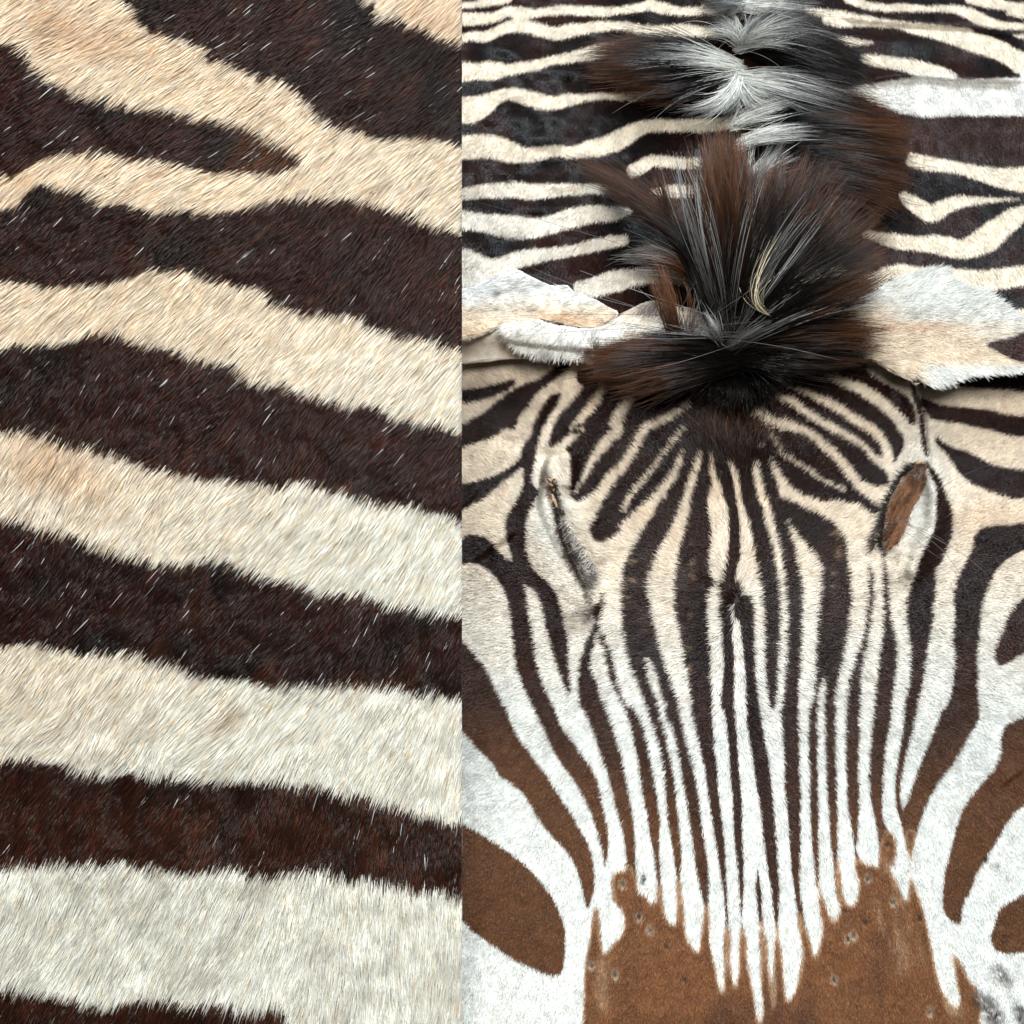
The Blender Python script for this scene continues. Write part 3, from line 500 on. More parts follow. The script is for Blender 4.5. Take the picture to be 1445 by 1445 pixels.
bl(Z('E', (-80, 270), (42, 270), (120, 290), (200, 290), (260, 260), (330, 230), (400, 215), (470, 205), (540, 195), (620, 180), (700, 160), (780, 145), (870, 128)), [160, 160, 140, 110, 80, 70, 60, 50, 45, 45, 50, 50, 40])
bl(Z('E', (600, 385), (700, 370), (800, 340), (900, 320), (1000, 310), (1100, 310), (1200, 340)), [60, 80, 90, 70, 60, 60, 80])
bl(Z('H', (540, -15), (640, 20), (740, 35), (850, 35), (960, 40), (1080, 40), (1160, 60), (1230, 95), (1320, 120), (1445, 130), (1560, 135)), [20, 30, 30, 30, 25, 30, 45, 50, 30, 25, 25])
bl(Z('H', (1150, 0), (1250, 15), (1350, 25), (1445, 30), (1560, 30)), [10, 30, 35, 35, 35]); bl(Z('H', (1350, 62), (1445, 72), (1560, 80)), [8, 30, 35])
bl(Z('H', (350, 45), (430, 60), (520, 70), (600, 85), (700, 100), (800, 110), (900, 120), (1050, 130), (1200, 145)), [20, 30, 35, 30, 25, 20, 15, 10, 5])
bl(Z('H', (440, 95), (520, 110), (600, 115), (700, 125), (800, 125), (900, 145), (1000, 160), (1100, 180), (1200, 210), (1300, 240), (1380, 280), (1445, 320), (1560, 380)), [25, 35, 20, 10, 15, 35, 50, 70, 80, 80, 80, 90, 90])
bl(Z('H', (1380, 170), (1445, 180), (1560, 190)), [5, 20, 25]); bl(Z('H', (505, 205), (580, 207), (700, 208)), [40, 40, 6])
bl(Z('H', (630, 285), (720, 300), (820, 315), (900, 330), (980, 350), (1050, 360), (1115, 378)), [30, 50, 50, 60, 55, 40, 5])
bl(Z('H', (480, 455), (600, 452), (700, 463), (800, 470), (900, 475), (1000, 480), (1100, 480), (1200, 482), (1320, 480), (1445, 480), (1560, 480)), [16, 40, 90, 130, 160, 165, 150, 150, 155, 155, 155])
bl(Z('H', (860, 785), (960, 810), (1060, 822), (1150, 840), (1250, 865), (1350, 885), (1445, 890), (1560, 895)), [50, 60, 50, 50, 65, 85, 100, 105])
bl(Z('H', (830, 960), (880, 1000), (940, 1040), (990, 1060), (1060, 1020), (1130, 1000), (1220, 995), (1330, 990), (1430, 988)), [30, 60, 70, 70, 60, 50, 30, 15, 4])
bl(Z('F', (1560, -40), (1445, 0), (1400, 20), (1330, 70), (1270, 120), (1200, 160), (1130, 180), (1060, 165), (1000, 155), (900, 150), (800, 140), (720, 120), (640, 100)), [60, 65, 80, 95, 110, 95, 75, 80, 75, 60, 60, 40, 30])
bl(Z('F', (720, 300), (830, 290), (900, 290), (1000, 310), (1100, 330), (1200, 340), (1300, 330), (1445, 310), (1560, 300)), [40, 60, 40, 60, 90, 95, 85, 85, 85])
bl(Z('F', (1380, 505), (1445, 500), (1560, 500)), [10, 40, 60]); bl(Z('F', (600, 380), (690, 340), (760, 310)), [80, 70, 50])
hd = spread(hd, 652, 1445 + 90, 470, 1445 + 90); bd = spread(bd, 652, 1445 + 25, 0, 620)
muz_s = blur(muz, 4); hd_s = blur(hd, 1); bd_s = blur(bd, 2); hd_w = blur(hd, 3); bd_w = blur(bd, 3)

def head_colour(u, v, fine=True):
    brn = sstep(900, 1240, v + 0.42 * np.abs(u - 1065) - 60) * (0.35 + 0.65 * sstep(15, 110, np.abs(u - 1062)))
    edge_brn = 0.35 * sstep(0.0, 0.5, fbm(u, v, 70, 61, 2))
    warm = np.clip(1.0 - sstep(700, 1080, v + 50 * fbm(u, v, 90, 63, 2)), 0, 1) * 0.9
    warm = warm * (1 - 0.75 * np.exp(-(((u - 775) / 45) ** 2 + ((v - 730) / 90) ** 2)) ) * (1 - 0.8 * np.exp(-(((u - 1300) / 40) ** 2 + ((v - 700) / 110) ** 2)))
    light = mix(WHITE * np.array([0.86, 0.89, 0.90]), CREAM * np.array([0.97, 0.97, 0.97]), warm * 0.92)
    light = mix(light, TAN, 0.30 * sstep(0.25, 0.7, fbm(u, v, 60, 65, 3)) * warm)
    d = look(hd_s, u, v)
    dk = mix(mix(BLACK, DARK, 0.6 + 0.4 * edge_brn), np.array([0.080, 0.032, 0.013]), np.clip(brn * 0.9 + edge_brn * 0.25, 0, 1))
    dk = mix(dk, BROWN * 0.62, sstep(0.55, 1.0, brn))
    c = mix(light, dk, sstep(0.26, 0.55, d))
    rim = np.exp(-((look(hd_w, u, v) - 0.42) / 0.18) ** 2)
    c = mix(c, RUST * 1.1, 0.36 * rim)
    m = look(muz_s, u, v)
    mc = mix(BROWN, DBROWN * 1.2, np.clip(look(nosedark, u, v) * 0.6 + 0.55 * fbm(u * 1.5, v * 0.6, 36, 67, 4) + 0.06, 0, 1))
    mc = mix(mc, TAN * 0.7, np.clip(0.75 * look(pale, u, v) * (0.55 + 1.1 * fbm(u * 2.2 - v * 0.5, v * 0.28, 12, 87, 2)), 0, 1))
    c = mix(c, mc, sstep(0.24, 0.58, m + 0.30 * fbm(u * 1.6, v * 0.35, 14, 79, 2)))
    c = mix(c, TAN, 0.4 * np.exp(-((m - 0.5) / 0.2) ** 2))
    gm = look(grey, u, v) * np.clip(0.75 + 0.9 * fbm(u, v, 7, 69, 2), 0, 1)
    c = mix(c, mix(GREY, np.array([0.03, 0.025, 0.025]), sstep(-0.1, 0.4, fbm(u, v, 9, 71, 2))), np.clip(gm, 0, 1))
    lc = mix(np.array([0.20, 0.095, 0.045]), np.array([0.42, 0.34, 0.28]), sstep(6, -10, (u - 1262) + 0.62 * (v - 705)) * 0.85 * sstep(0, 0.3, 0.2 + fbm(u, v, 8, 73, 2)))
    c = mix(c, lc, look(leather, u, v))
    c = mix(c, np.array([0.05, 0.028, 0.02]), np.clip(look(slit, u, v), 0, 1))  # dark slit tissue, with the shade beside its fold painted in
    c = mix(c, np.array([0.60, 0.48, 0.34]), np.clip(look(pitrim, u, v) * 0.55, 0, 1) * sstep(0.2, 0.6, m))
    c = mix(c, np.array([0.02, 0.018, 0.018]), np.clip(look(pit, u, v) * 1.2, 0, 1))
    # sparse flecks on the two dark bars
    fl = ((np.abs(u - (977 + 3 * np.sin(v / 31))) < 3.5) & (v > 740) & (v < 960)) | ((np.abs(u - 1178) < 8) & (v > 745) & (v < 830)) | ((np.abs(u - 892) < 8) & (v > 765) & (v < 860))
    return mix(c, np.array([0.26, 0.17, 0.10]), 0.6 * fl * sstep(0.05, 0.35, fbm(u, v, 8, 75, 2)) * sstep(0.5, 0.9, d))
def back_colour(u, v):
    light = mix(CREAM * np.array([0.98, 1.02, 1.04]), WHITE * 0.88, np.clip(0.2 + sstep(1150, 1300, u) * sstep(90, 120, v) * (1 - sstep(165, 200, v)) + 0.35 * sstep(200, 330, v) * (1 - sstep(900, 1000, u)), 0, 1))
    d = look(bd_s, u, v)
    dk = mix(BLACK, DARK * 1.3, sstep(-0.3, 0.4, fbm(u, v, 60, 81, 2)))
    dk = mix(dk, DBROWN, 0.35 * sstep(1250, 1330, u) * sstep(155, 175, v) * (1 - sstep(215, 245, v)))
    c = mix(light, dk, sstep(0.35, 0.65, d))
    return mix(c, RUST * 1.2, 0.28 * np.exp(-((look(bd_w, u, v) - 0.5) / 0.2) ** 2))

# ---- heights of the two layers (metres over the floor), as rasters at a third of the photo's resolution
def segd(U, V, pts):                                  # distance to a line, signed side
    best = np.full(U.shape, 1e9); side = np.zeros(U.shape); par = np.zeros(U.shape)
    p = smooth_open(pts, 3); n = len(p) - 1
    for i in range(n):
        a, b = p[i], p[i + 1]; dx, dy = b - a; L2 = dx * dx + dy * dy + 1e-9
        t = np.clip(((U - a[0]) * dx + (V - a[1]) * dy) / L2, 0, 1)
        d = np.hypot(U - a[0] - t * dx, V - a[1] - t * dy); m = d < best
        best = np.where(m, d, best); side = np.where(m, np.sign(dx * (V - a[1]) - dy * (U - a[0])), side); par = np.where(m, (i + t) / n, par)
    return best, side, par
HS = 3
hu = np.arange(-MX, 1445 + MX + 90, HS, dtype=float); hv = np.arange(-MX, 1445 + MX + 90, HS, dtype=float)
HU, HV = np.meshgrid(hu, hv)
def hlook(img, u, v):
    x = np.clip((np.asarray(u, float) + MX) / HS, 0, img.shape[1] - 1.001); y = np.clip((np.asarray(v, float) + MX) / HS, 0, img.shape[0] - 1.001)
    xi = x.astype(int); yi = y.astype(int); fx = x - xi; fy = y - yi
    return (img[yi, xi] * (1 - fx) + img[yi, xi + 1] * fx) * (1 - fy) + (img[yi + 1, xi] * (1 - fx) + img[yi + 1, xi + 1] * fx) * fy
def ridge(img, pts, h, wl, wr, pw=2.0):               # left side of the walking direction is wl wide, right side wr
    d, s, t = segd(HU, HV, pts); w = np.where(s < 0, wl, wr)
    env = sstep(0, 0.12, t) * sstep(1, 0.88, t); env = np.maximum(env, 0.0)
    img += h * env * np.exp(-(d / w) ** pw)
hz = np.full(HU.shape, 0.0045)
hz += 0.0016 * fbm(HU, HV, 150, 91, 2) + 0.0006 * fbm(HU, HV, 40, 93, 2)
hz += 0.012 * np.exp(-((HV - 560) / 70) ** 2) * sstep(790, 880, HU) * sstep(1280, 1200, HU)      # neck bulge under the mane
hz += 0.010 * np.exp(-(((HU - 1045) / 105) ** 2)) * sstep(820, 1000, HV)                             # bridge of the nose
hz += 0.011 * np.exp(-(((HU - 1040) / 190) ** 2 + ((HV - 760) / 220) ** 2))                        # flattened forehead
ridge(hz, Z('A', (470, 130), (440, 200), (418, 320), (415, 420), (455, 520), (500, 620), (560, 720), (630, 810), (675, 890), (705, 980)), 0.0135, 5, 38)
ridge(hz, Z('A', (475, 255), (515, 400), (540, 520), (580, 640), (640, 760), (695, 920)), -0.008, 6, 5)
ridge(hz, Z('A', (560, 140), (575, 220), (570, 320)), 0.006, 13, 14)
ridge(hz, Z('A', (570, 380), (610, 470), (680, 560), (730, 700)), 0.0045, 26, 9)
ridge(hz, Z('B', (965, 190), (985, 280), (1000, 380), (995, 470), (950, 580), (890, 690), (870, 780)), 0.0115, 20, 12)
ridge(hz, Z('B', (900, 190), (850, 330), (800, 470), (760, 610), (745, 700)), -0.004, 14, 14)
ridge(hz, Z('B', (830, 240), (770, 360), (730, 480), (715, 600)), 0.0035, 6, 14)
ridge(hz, Z('B', (840, 600), (815, 700), (800, 790)), 0.0035, 9, 9); ridge(hz, Z('B', (880, 640), (850, 740), (830, 840)), -0.0025, 6, 6)
ridge(hz, Z('F', (850, 790), (900, 860), (935, 960), (950, 1060), 'B', (960, 120), (985, 230)), 0.010, 3, 30)
ridge(hz, Z('E', (600, 730), (540, 880), (500, 960), (470, 1060), 'A', (455, 60), (435, 160)), 0.006, 40, 9)
ridge(hz, Z('D', (1180, 1150), (1230, 1220), (1290, 1300), (1330, 1400)), 0.003, 8, 8)
ridge(hz, Z('D', (1100, 1310), (1170, 1370), (1210, 1450)), 0.005, 10, 10)
ridge(hz, Z('D', (1290, 100), (1230, 230), (1290, 330)), 0.003, 25, 25); ridge(hz, Z('D', (1220, 700), (1190, 880), (1170, 1000)), -0.0025, 12, 30)
ridge(hz, Z('A', (60, 380), (160, 470), (250, 600)), 0.004, 30, 35); ridge(hz, Z('E', (250, 1128), (330, 990), (420, 880)), 0.003, 22, 20)
for (x, y) in PITS: hz -= 0.0012 * np.exp(-((HU - x) ** 2 + (HV - y) ** 2) / 16.0)
bz = np.full(HU.shape, 0.033)
wav = sstep(960, 800, HU) * sstep(420, 330, HV)
bz += 0.0030 * fbm(HU, HV * 1.6, 130, 95, 2) * (0.4 + 0.6 * wav)
bz += 0.0068 * wav * vnoise(HU * 0.9 + HV * 0.5, HV * 0.75, 52, 97) + 0.0022 * wav * vnoise(HU, HV * 1.5, 24, 98)
bz += 0.008 * np.exp(-((HU - 1045) / 60) ** 2) * sstep(560, 420, HV)                                   # the spine line
bz += 0.004 * fbm(HU, HV * 2.2, 240, 99, 1) * sstep(1050, 1150, HU)
# crease lines across the right flank
ridge(bz, Z('H', (480, 95), (700, 128), (900, 140), (1200, 160), (1445, 200)), -0.004, 5, 12)
ridge(bz, Z('H', (640, 400), (900, 372), (1150, 392), (1500, 395)), 0.005, 16, 5)
H_head = lambda u, v: hlook(hz, u, v)
H_back = lambda u, v: hlook(bz, u, v)

rug = empty('zebra_skin_rug', at_z(np.array(1045.0), np.array(900.0), np.array(0.0)))
tag(rug, 'whole zebra skin rug laid flat with striped face, brown nose, open mane and spread ears', 'animal skin rug')
roff = np.array(rug.location)
U1 = 1445 + 36
front = smooth_open([(560, 462), (652, 466), (690, 462), (720, 452), (760, 462), (790, 490), (815, 504), (1030, 500), (1230, 508), (1290, 528), (1340, 526), (1445, 512), (1600, 508)], 6)
fronty = lambda u: np.interp(u, front[:, 0], front[:, 1])
hu_s = np.arange(618, U1, 3.5); head_v = np.arange(420, 1504, 3.5)
head = grid_mesh('head_skin', hu_s, head_v, lambda U, V: at_z(U, V, H_head(U, V)) - roff, head_colour, [M_SKIN, M_RAW], rug, thick=0.002)
back_v = np.arange(-34, 545, 3.5)
back = grid_mesh('back_skin', hu_s, back_v, lambda U, V: at_z(U, V, H_back(U, V)) - roff, back_colour, [M_SKIN, M_RAW], rug, keep=lambda u, v: v < fronty(u), thick=0.002)

def fur(name, parent, N, seed, region, inside, hfun, cfun, dirfun, lmm, lift, rad, K=4, jit=14, skip=None, clump=9.0, wild=0.0, mat=None, varc=0.11):
    r = np.random.default_rng(seed); u0, u1, v0, v1 = region
    u = r.uniform(u0, u1, N); v = r.uniform(v0, v1, N)
    a = scale_at(u, v) ** 3; m = (r.uniform(0, 1, N) < a / a.max()) & inside(u, v)      # even density on the hide itself
    u, v = u[m], v[m]; n = len(u); sc = scale_at(u, v)
    ang = dirfun(u, v) + np.radians(r.normal(0, jit, n)) + np.radians(11) * vnoise(u, v, clump, seed + 1) + np.radians(10) * vnoise(u, v, 34, seed + 2)
    L = (lmm(u, v) if callable(lmm) else lmm) * 0.001 / sc * r.uniform(0.6, 1.15, n)
    t = np.linspace(0, 1, K)[None, :]; bend = np.radians(r.normal(0, 12, n))[:, None]
    aa = ang[:, None] + bend * t; st = L[:, None] / (K - 1)
    cu = u[:, None] + np.concatenate([np.zeros((n, 1)), np.cumsum((np.cos(aa) * st)[:, :-1], 1)], 1)
    cv = v[:, None] + np.concatenate([np.zeros((n, 1)), np.cumsum((np.sin(aa) * st)[:, :-1], 1)], 1)
    top = (lift(u, v) if callable(lift) else lift) * r.uniform(0.3, 1.0, n) * (1 + 0.4 * vnoise(u, v, 11, seed + 3))
    if wild: top = top + (r.uniform(0, 1, n) < wild) * lift * 1.2
    hh = top[:, None] * (1 - (1 - t) ** 1.8)
    P = at_z(cu, cv, hfun(cu, cv) + hh - 0.0005 * (t == 0)) - roff
    mi = (K - 1) // 2; ru = (cu[:, mi] + cu[:, mi + 1]) / 2 + r.normal(0, 0.8, n); rv = (cv[:, mi] + cv[:, mi + 1]) / 2 + r.normal(0, 0.8, n)
    base = cfun(ru, rv); lum = base.mean(1)
    base = base * np.exp(r.normal(0, varc, n) + 0.15 * vnoise(u, v, 8, seed + 5))[:, None]
    dk = lum < 0.1
    br = (lum > 0.03) & (lum < 0.3); base[br] *= np.exp(r.normal(0, 0.22, br.sum()))[:, None]
    red = (lum < 0.02) & (r.uniform(0, 1, n) < 0.15); base[red] = base[red] * np.array([2.4, 1.7, 1.3])
    tn = (lum > 0.4) & (r.uniform(0, 1, n) < 0.06); base[tn] = base[tn] * np.array([0.75, 0.62, 0.5])
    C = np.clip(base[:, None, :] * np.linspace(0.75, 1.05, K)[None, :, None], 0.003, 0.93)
    prof = np.interp(np.linspace(0, 1, K), [0, 0.4, 0.75, 1], [1, 1, 0.75, 0.2])
    rr = rad * r.uniform(0.75, 1.2, n)[:, None] * prof[None, :]
    f = hair_object(name, P, rr, C, mat or M_FUR, parent); tag(f, kind='stuff'); return f

WX, WY = 1039.0, 848.0
def head_dir(u, v):
    wx = WX + 7 * vnoise(v * 1.0, u * 0.03, 26, 77) * sstep(860, 900, v)
    dx = np.tanh((u - wx) / 26.0) * (1.0 - 0.75 * sstep(1020, 1250, v)) + (u - WX) / 900.0
    up = np.where(v < WY, (v - WY) / 150.0 * (1 + 0.8 * np.exp(-((u - WX) / 70) ** 2)), (v - WY) / (200.0 - 130 * np.exp(-((u - WX) / 30) ** 2)))
    up = np.where(v < 690, np.maximum(up, -1.1), up)
    return np.arctan2(up, dx)
hlen = lambda u, v: (1 - 0.35 * np.exp(-((u - 1040) / 40) ** 2) * sstep(840, 880, v)) * (1 + 0.7 * np.exp(-((u - 1040) / 60) ** 2) * sstep(720, 620, v)) * np.where(look(muz_s, u, v) > 0.5, 3.6, 8.0 - 3.2 * sstep(860, 1150, v)) * (1 - 0.35 * sstep(150, 260, np.abs(u - 1040)))
hlift = lambda u, v: 0.0024 - 0.0010 * sstep(860, 1150, v)
nogo = lambda u, v: (look(pit, u, v) < 0.18) & (look(slit, u, v) < 0.5)
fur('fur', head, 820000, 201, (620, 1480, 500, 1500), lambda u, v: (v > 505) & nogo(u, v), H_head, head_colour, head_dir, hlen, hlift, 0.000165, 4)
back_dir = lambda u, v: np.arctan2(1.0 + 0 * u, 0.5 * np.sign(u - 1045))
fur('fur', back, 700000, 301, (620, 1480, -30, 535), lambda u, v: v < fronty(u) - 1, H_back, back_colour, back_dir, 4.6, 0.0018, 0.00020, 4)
# ---- ears, the curled raw edge and the rolled lip of skin behind the forehead
def mask_of(pts):
    m = blank(0.0); fill(m, pts); return m
def sheet_part(name, outline, hfun, cfun, mats, thick=0.0018, step=1.3):
    m = mask_of(outline); p = np.array(outline)
    us = np.arange(max(618, p[:, 0].min() - 3), min(U1, p[:, 0].max() + 4), step); vs = np.arange(p[:, 1].min() - 3, p[:, 1].max() + 4, step)
    o = grid_mesh(name, us, vs, lambda U, V: at_z(U, V, hfun(U, V)) - roff, cfun, mats, rug, keep=lambda u, v: look(m, u, v) > 0.5, thick=thick)
    return o, m
g2 = lambda u, v, x, y, sx, sy: np.exp(-(((u - x) / sx) ** 2 + ((v - y) / sy) ** 2))

EAR_L = Z('E', (-260, 430), (-100, 420), (42, 380), (150, 340), (240, 312), (262, 282), (312, 280), (370, 310), (430, 340), (500, 365), (560, 360), (612, 402), (700, 430), (770, 470), (820, 503), (740, 570), (640, 572), (500, 540), (380, 530), (290, 548), (180, 590), (90, 625), (42, 640), (-100, 660), (-260, 660))
el_h = lambda u, v: H_back(u, v) + 0.0045 + 0.0055 * g2(u, v, 738, 390, 26, 10) + 0.002 * g2(u, v, 800, 425, 50, 18) + 0.006 * sstep(440, 480, v) * sstep(800, 740, u) + 0.0016 * fbm(u, v, 26, 121, 2) - 0.002 * g2(u, v, 704, 414, 9, 7) + 0.0012 * fbm(u * 1.2 + v, v - u * 0.3, 14, 125, 2)
def el_c(u, v):
    c = mix(WHITE * np.array([0.95, 0.97, 1.0]), CREAM, sstep(410, 455, v + 12 * fbm(u, v, 40, 123, 2)))
    c = mix(c, TAN, 0.75 * g2(u, v, 800, 452, 45, 9)); c = mix(c, TAN * 0.9, 0.6 * g2(u, v, 653, 470, 25, 9))
    return mix(c, GREY, 0.8 * np.clip(g2(u, v, 702, 414, 6, 5) + g2(u, v, 752, 438, 5, 3) + g2(u, v, 812, 413, 3, 4) + 0.6 * g2(u, v, 796, 405, 4, 4), 0, 1))
earl, earl_m = sheet_part('ear', EAR_L, el_h, el_c, [M_SKIN, M_RAW])
EAR_R = Z('F', (330, 480), (480, 437), (640, 415), (730, 375), (850, 320), (1000, 290), (1025, 281), (1050, 310), (1062, 337), (1150, 380), (1250, 412), (1320, 460), (1445, 550), (1600, 640), (1800, 700), (1800, 790), (1600, 785), (1445, 778), (1330, 788), (1200, 798), (1130, 803), (1060, 833), (1000, 846), (940, 838), (905, 800), (880, 790), (850, 815), (790, 792), (720, 745), (620, 705), (450, 685), (300, 640))
er_h = lambda u, v: H_back(u, v) + 0.0045 + 0.0045 * np.exp(-((u - 1283 - (v - 400) * 0.25) / 22.0) ** 2) * sstep(490, 410, v) + 0.004 * g2(u, v, 1340, 420, 50, 30) + 0.006 * sstep(490, 530, v) * sstep(1250, 1300, u) + 0.0012 * fbm(u, v, 34, 131, 2) + 0.0009 * fbm(u + v, v, 15, 135, 2)
def er_c(u, v):
    w = sstep(470, 420, v - (u - 1250) * 0.18 + 14 * fbm(u, v, 45, 133, 2))
    c = mix(CREAM * np.array([0.84, 0.84, 0.84]), WHITE * np.array([0.80, 0.82, 0.82]), np.clip(w + sstep(508, 522, v) * sstep(1290, 1320, u), 0, 1))
    c = mix(c, TAN, 0.6 * g2(u, v, 1300, 462, 70, 7) + 0.4 * g2(u, v, 1190, 440, 40, 18))
    tip = look(eartip, u, v)
    c = mix(c, DARK * 1.6, sstep(0.3, 0.7, tip)); c = mix(c, RUST, 0.5 * np.exp(-((tip - 0.5) / 0.2) ** 2))
    return mix(c, DARK * 2, 0.75 * np.clip(g2(u, v, 1187, 430, 6, 3) + 0.7 * g2(u, v, 1238, 512, 22, 4) + 0.6 * g2(u, v, 1215, 500, 20, 4), 0, 1))
eartip = blank(0.0); fill(eartip, Z('F', (1245, 655), (1330, 632), (1445, 590), (1520, 560), (1800, 540), (1800, 760), (1520, 752), (1445, 745), (1345, 715), (1285, 680))); eartip = blur(eartip, 2)
earr, earr_m = sheet_part('ear', EAR_R, er_h, er_c, [M_SKIN, M_RAW])
RAWE = Z('E', (-250, 650), (-80, 648), (42, 632), (100, 618), (180, 580), (270, 535), (320, 600), (370, 650), (492, 660), (492, 692), (400, 716), (250, 727), (42, 748), (-80, 756), (-250, 760))
raw_h = lambda u, v: 0.0375 - 0.017 * sstep(462, 512, v) + 0.0012 * fbm(u, v, 18, 141, 2)
def raw_c(u, v):
    c = mix(np.array([0.60, 0.52, 0.42]), np.array([0.72, 0.66, 0.56]), sstep(-0.3, 0.4, fbm(u, v, 22, 143, 3)))
    return mix(c, np.array([0.42, 0.30, 0.19]), 0.6 * sstep(0.25, 0.6, fbm(u, v * 2, 14, 145, 3)))
sheet_part('raw_edge', RAWE, raw_h, raw_c, [M_SKIN], thick=0.0015)
ROLL = smooth_open(Z('E', (275, 575), (320, 580), (400, 592), (550, 610), (700, 622), (850, 596), (950, 548), (1080, 540), (1240, 560)), 4)
ROLLP = Z('E', (268, 560), (300, 540), (380, 520), (500, 555), (650, 575), (760, 560), (850, 500), (930, 455), (1000, 440), (1100, 465), (1240, 490), (1260, 640), (1100, 665), (960, 675), (850, 668), (680, 678), (520, 672), (400, 655), (330, 625))
def roll_d(u, v):
    d = np.full(np.shape(u), 1e9)
    for a, b in zip(ROLL[:-1], ROLL[1:]):
        e = b - a; t = np.clip(((u - a[0]) * e[0] + (v - a[1]) * e[1]) / (e @ e), 0, 1); d = np.minimum(d, np.hypot(u - a[0] - t * e[0], v - a[1] - t * e[1]))
    return d
def roll_h(u, v):
    w = 15 + 13 * g2(u, v, 915, 450, 40, 40)
    return 0.035 + 0.011 * np.sqrt(np.clip(1 - (roll_d(u, v) / (w * 1.35)) ** 2, 0, 1)) + 0.0015 * fbm(u, v, 16, 151, 2)
def roll_c(u, v):
    c = mix(WHITE, CREAM, sstep(470, 440, v) * 0.7 + 0.5 * g2(u, v, 905, 475, 25, 10))
    c = mix(c, TAN * 0.8, 0.7 * g2(u, v, 912, 478, 22, 8))
    c = mix(c, DARK * 3, 0.8 * np.exp(-((v - 448 + 9 * np.sin((u - 880) / 19)) / 4.0) ** 2) * sstep(870, 915, u))
    return mix(c, GREY * 0.7, 0.85 * np.clip(sstep(0.05, 0.4, fbm(u, v, 13, 153, 2)) * sstep(700, 860, u) * sstep(470, 485, v) + g2(u, v, 918, 437, 14, 9) + g2(u, v, 985, 455, 18, 20) * 0.8, 0, 1))
roll, roll_m = sheet_part('neck_roll', ROLLP, roll_h, roll_c, [M_SKIN, M_RAW], thick=0.0)

fur('fur', earl, 42000, 401, (620, 885, 372, 500), lambda u, v: look(earl_m, u, v) > 0.5, el_h, el_c, lambda u, v: np.radians(178 + 0.55 * (v - 430)) + 0 * u, 7.5, 0.0022, 0.00020, 4, jit=12, clump=14)
fur('fur', earr, 70000, 411, (1110, 1480, 372, 545), lambda u, v: look(earr_m, u, v) > 0.5, er_h, er_c, lambda u, v: np.radians(2 + 0.35 * np.clip(v - 455, -60, 60) - 14 * sstep(1330, 1260, u)) , 9.0, 0.0022, 0.00020, 4, jit=10, clump=18)
fur('fur', roll, 30000, 421, (700, 1000, 415, 500), lambda u, v: look(roll_m, u, v) > 0.5, roll_h, roll_c, lambda u, v: np.radians(100 + 0.18 * (850 - u) + 30 * sstep(470, 445, v)), 12.0, 0.0045, 0.00021, 5, jit=16, clump=10)

# ---- eye openings: worn brown lid leather on one side, a dark torn slit on the other
LID = Z('B', (893, 190), (935, 183), (955, 200), (957, 260), (947, 312), (922, 362), (882, 422), (862, 492), (832, 562), (785, 604), (748, 608), (750, 500), (765, 420), (790, 350), (838, 265))
lid_h = lambda u, v: H_head(u, v) + 0.0012 + 0.0026 * np.abs(fbm(u + v * 0.55, v * 0.25, 8, 161, 2))
def lid_c(u, v):
    s = (u - 1262) + 0.62 * (v - 705)
    c = mix(np.array([0.19, 0.085, 0.035]), np.array([0.07, 0.03, 0.015]), sstep(-0.1, 0.15, fbm(u + 0.55 * v, v * 0.3, 7, 163, 2)))
    c = mix(c, np.array([0.36, 0.28, 0.22]), sstep(3, -9, s) * np.clip(0.75 + 0.8 * fbm(u, v, 6, 165, 2), 0, 1))
    return mix(c, np.array([0.40, 0.36, 0.32]), g2(u, v, 1294, 665, 8, 8))
lid, lid_m = sheet_part('eye_lid', LID, lid_h, lid_c, [M_SKIN], thick=0.001, step=1.5)
fur('lid_fuzz', lid, 4500, 431, (1240, 1310, 648, 778), lambda u, v: look(lid_m, u, v) > 0.5, lid_h, lid_c, lambda u, v: np.radians(118) + 0 * u, 3.2, 0.0010, 0.00018, 4, jit=25)
SLT = Z('A', (455, 240), (500, 262), (530, 330), (545, 400), (560, 470), (590, 560), (630, 650), (680, 750), (700, 830), (690, 900), (660, 830), (610, 740), (565, 650), (535, 560), (510, 450), (490, 370), (462, 300))
slt_h = lambda u, v: H_head(u, v) + 0.0010 + 0.0022 * fbm(u, v, 9, 171, 2)
slt_c = lambda u, v: mix(mix(mix(np.array([0.10, 0.06, 0.04]), np.array([0.025, 0.018, 0.016]), sstep(-0.2, 0.3, fbm(u, v, 8, 173, 2))), np.array([0.42, 0.34, 0.25]), sstep(0.15, 0.5, fbm(u, v, 10, 175, 2)) * sstep(760, 690, v)), mix(np.array([0.42, 0.39, 0.35]), np.array([0.03, 0.027, 0.026]), sstep(-0.15, 0.2, fbm(u, v, 8, 177, 2))), sstep(735, 775, v) * sstep(-3, 6, u - (790 + (v - 740) * 0.42)))
slt_base = slt_c
slt_c = lambda u, v: mix(slt_base(u, v), np.array([0.018, 0.012, 0.010]), np.clip(1.3 * look(slit, u, v), 0, 1))  # slit colour deepened to paint the shade next to the fold
slt, slt_m = sheet_part('eye_slit', SLT, slt_h, slt_c, [M_SKIN], thick=0.0, step=1.5)
fur('slit_fuzz', slt, 4000, 441, (760, 845, 660, 870), lambda u, v: look(slt_m, u, v) > 0.5, slt_h, lambda u, v: slt_c(u, v) * 1.8 + 0.02, lambda u, v: np.radians(150) + 0 * u, 5.0, 0.0025, 0.00018, 4, jit=40)

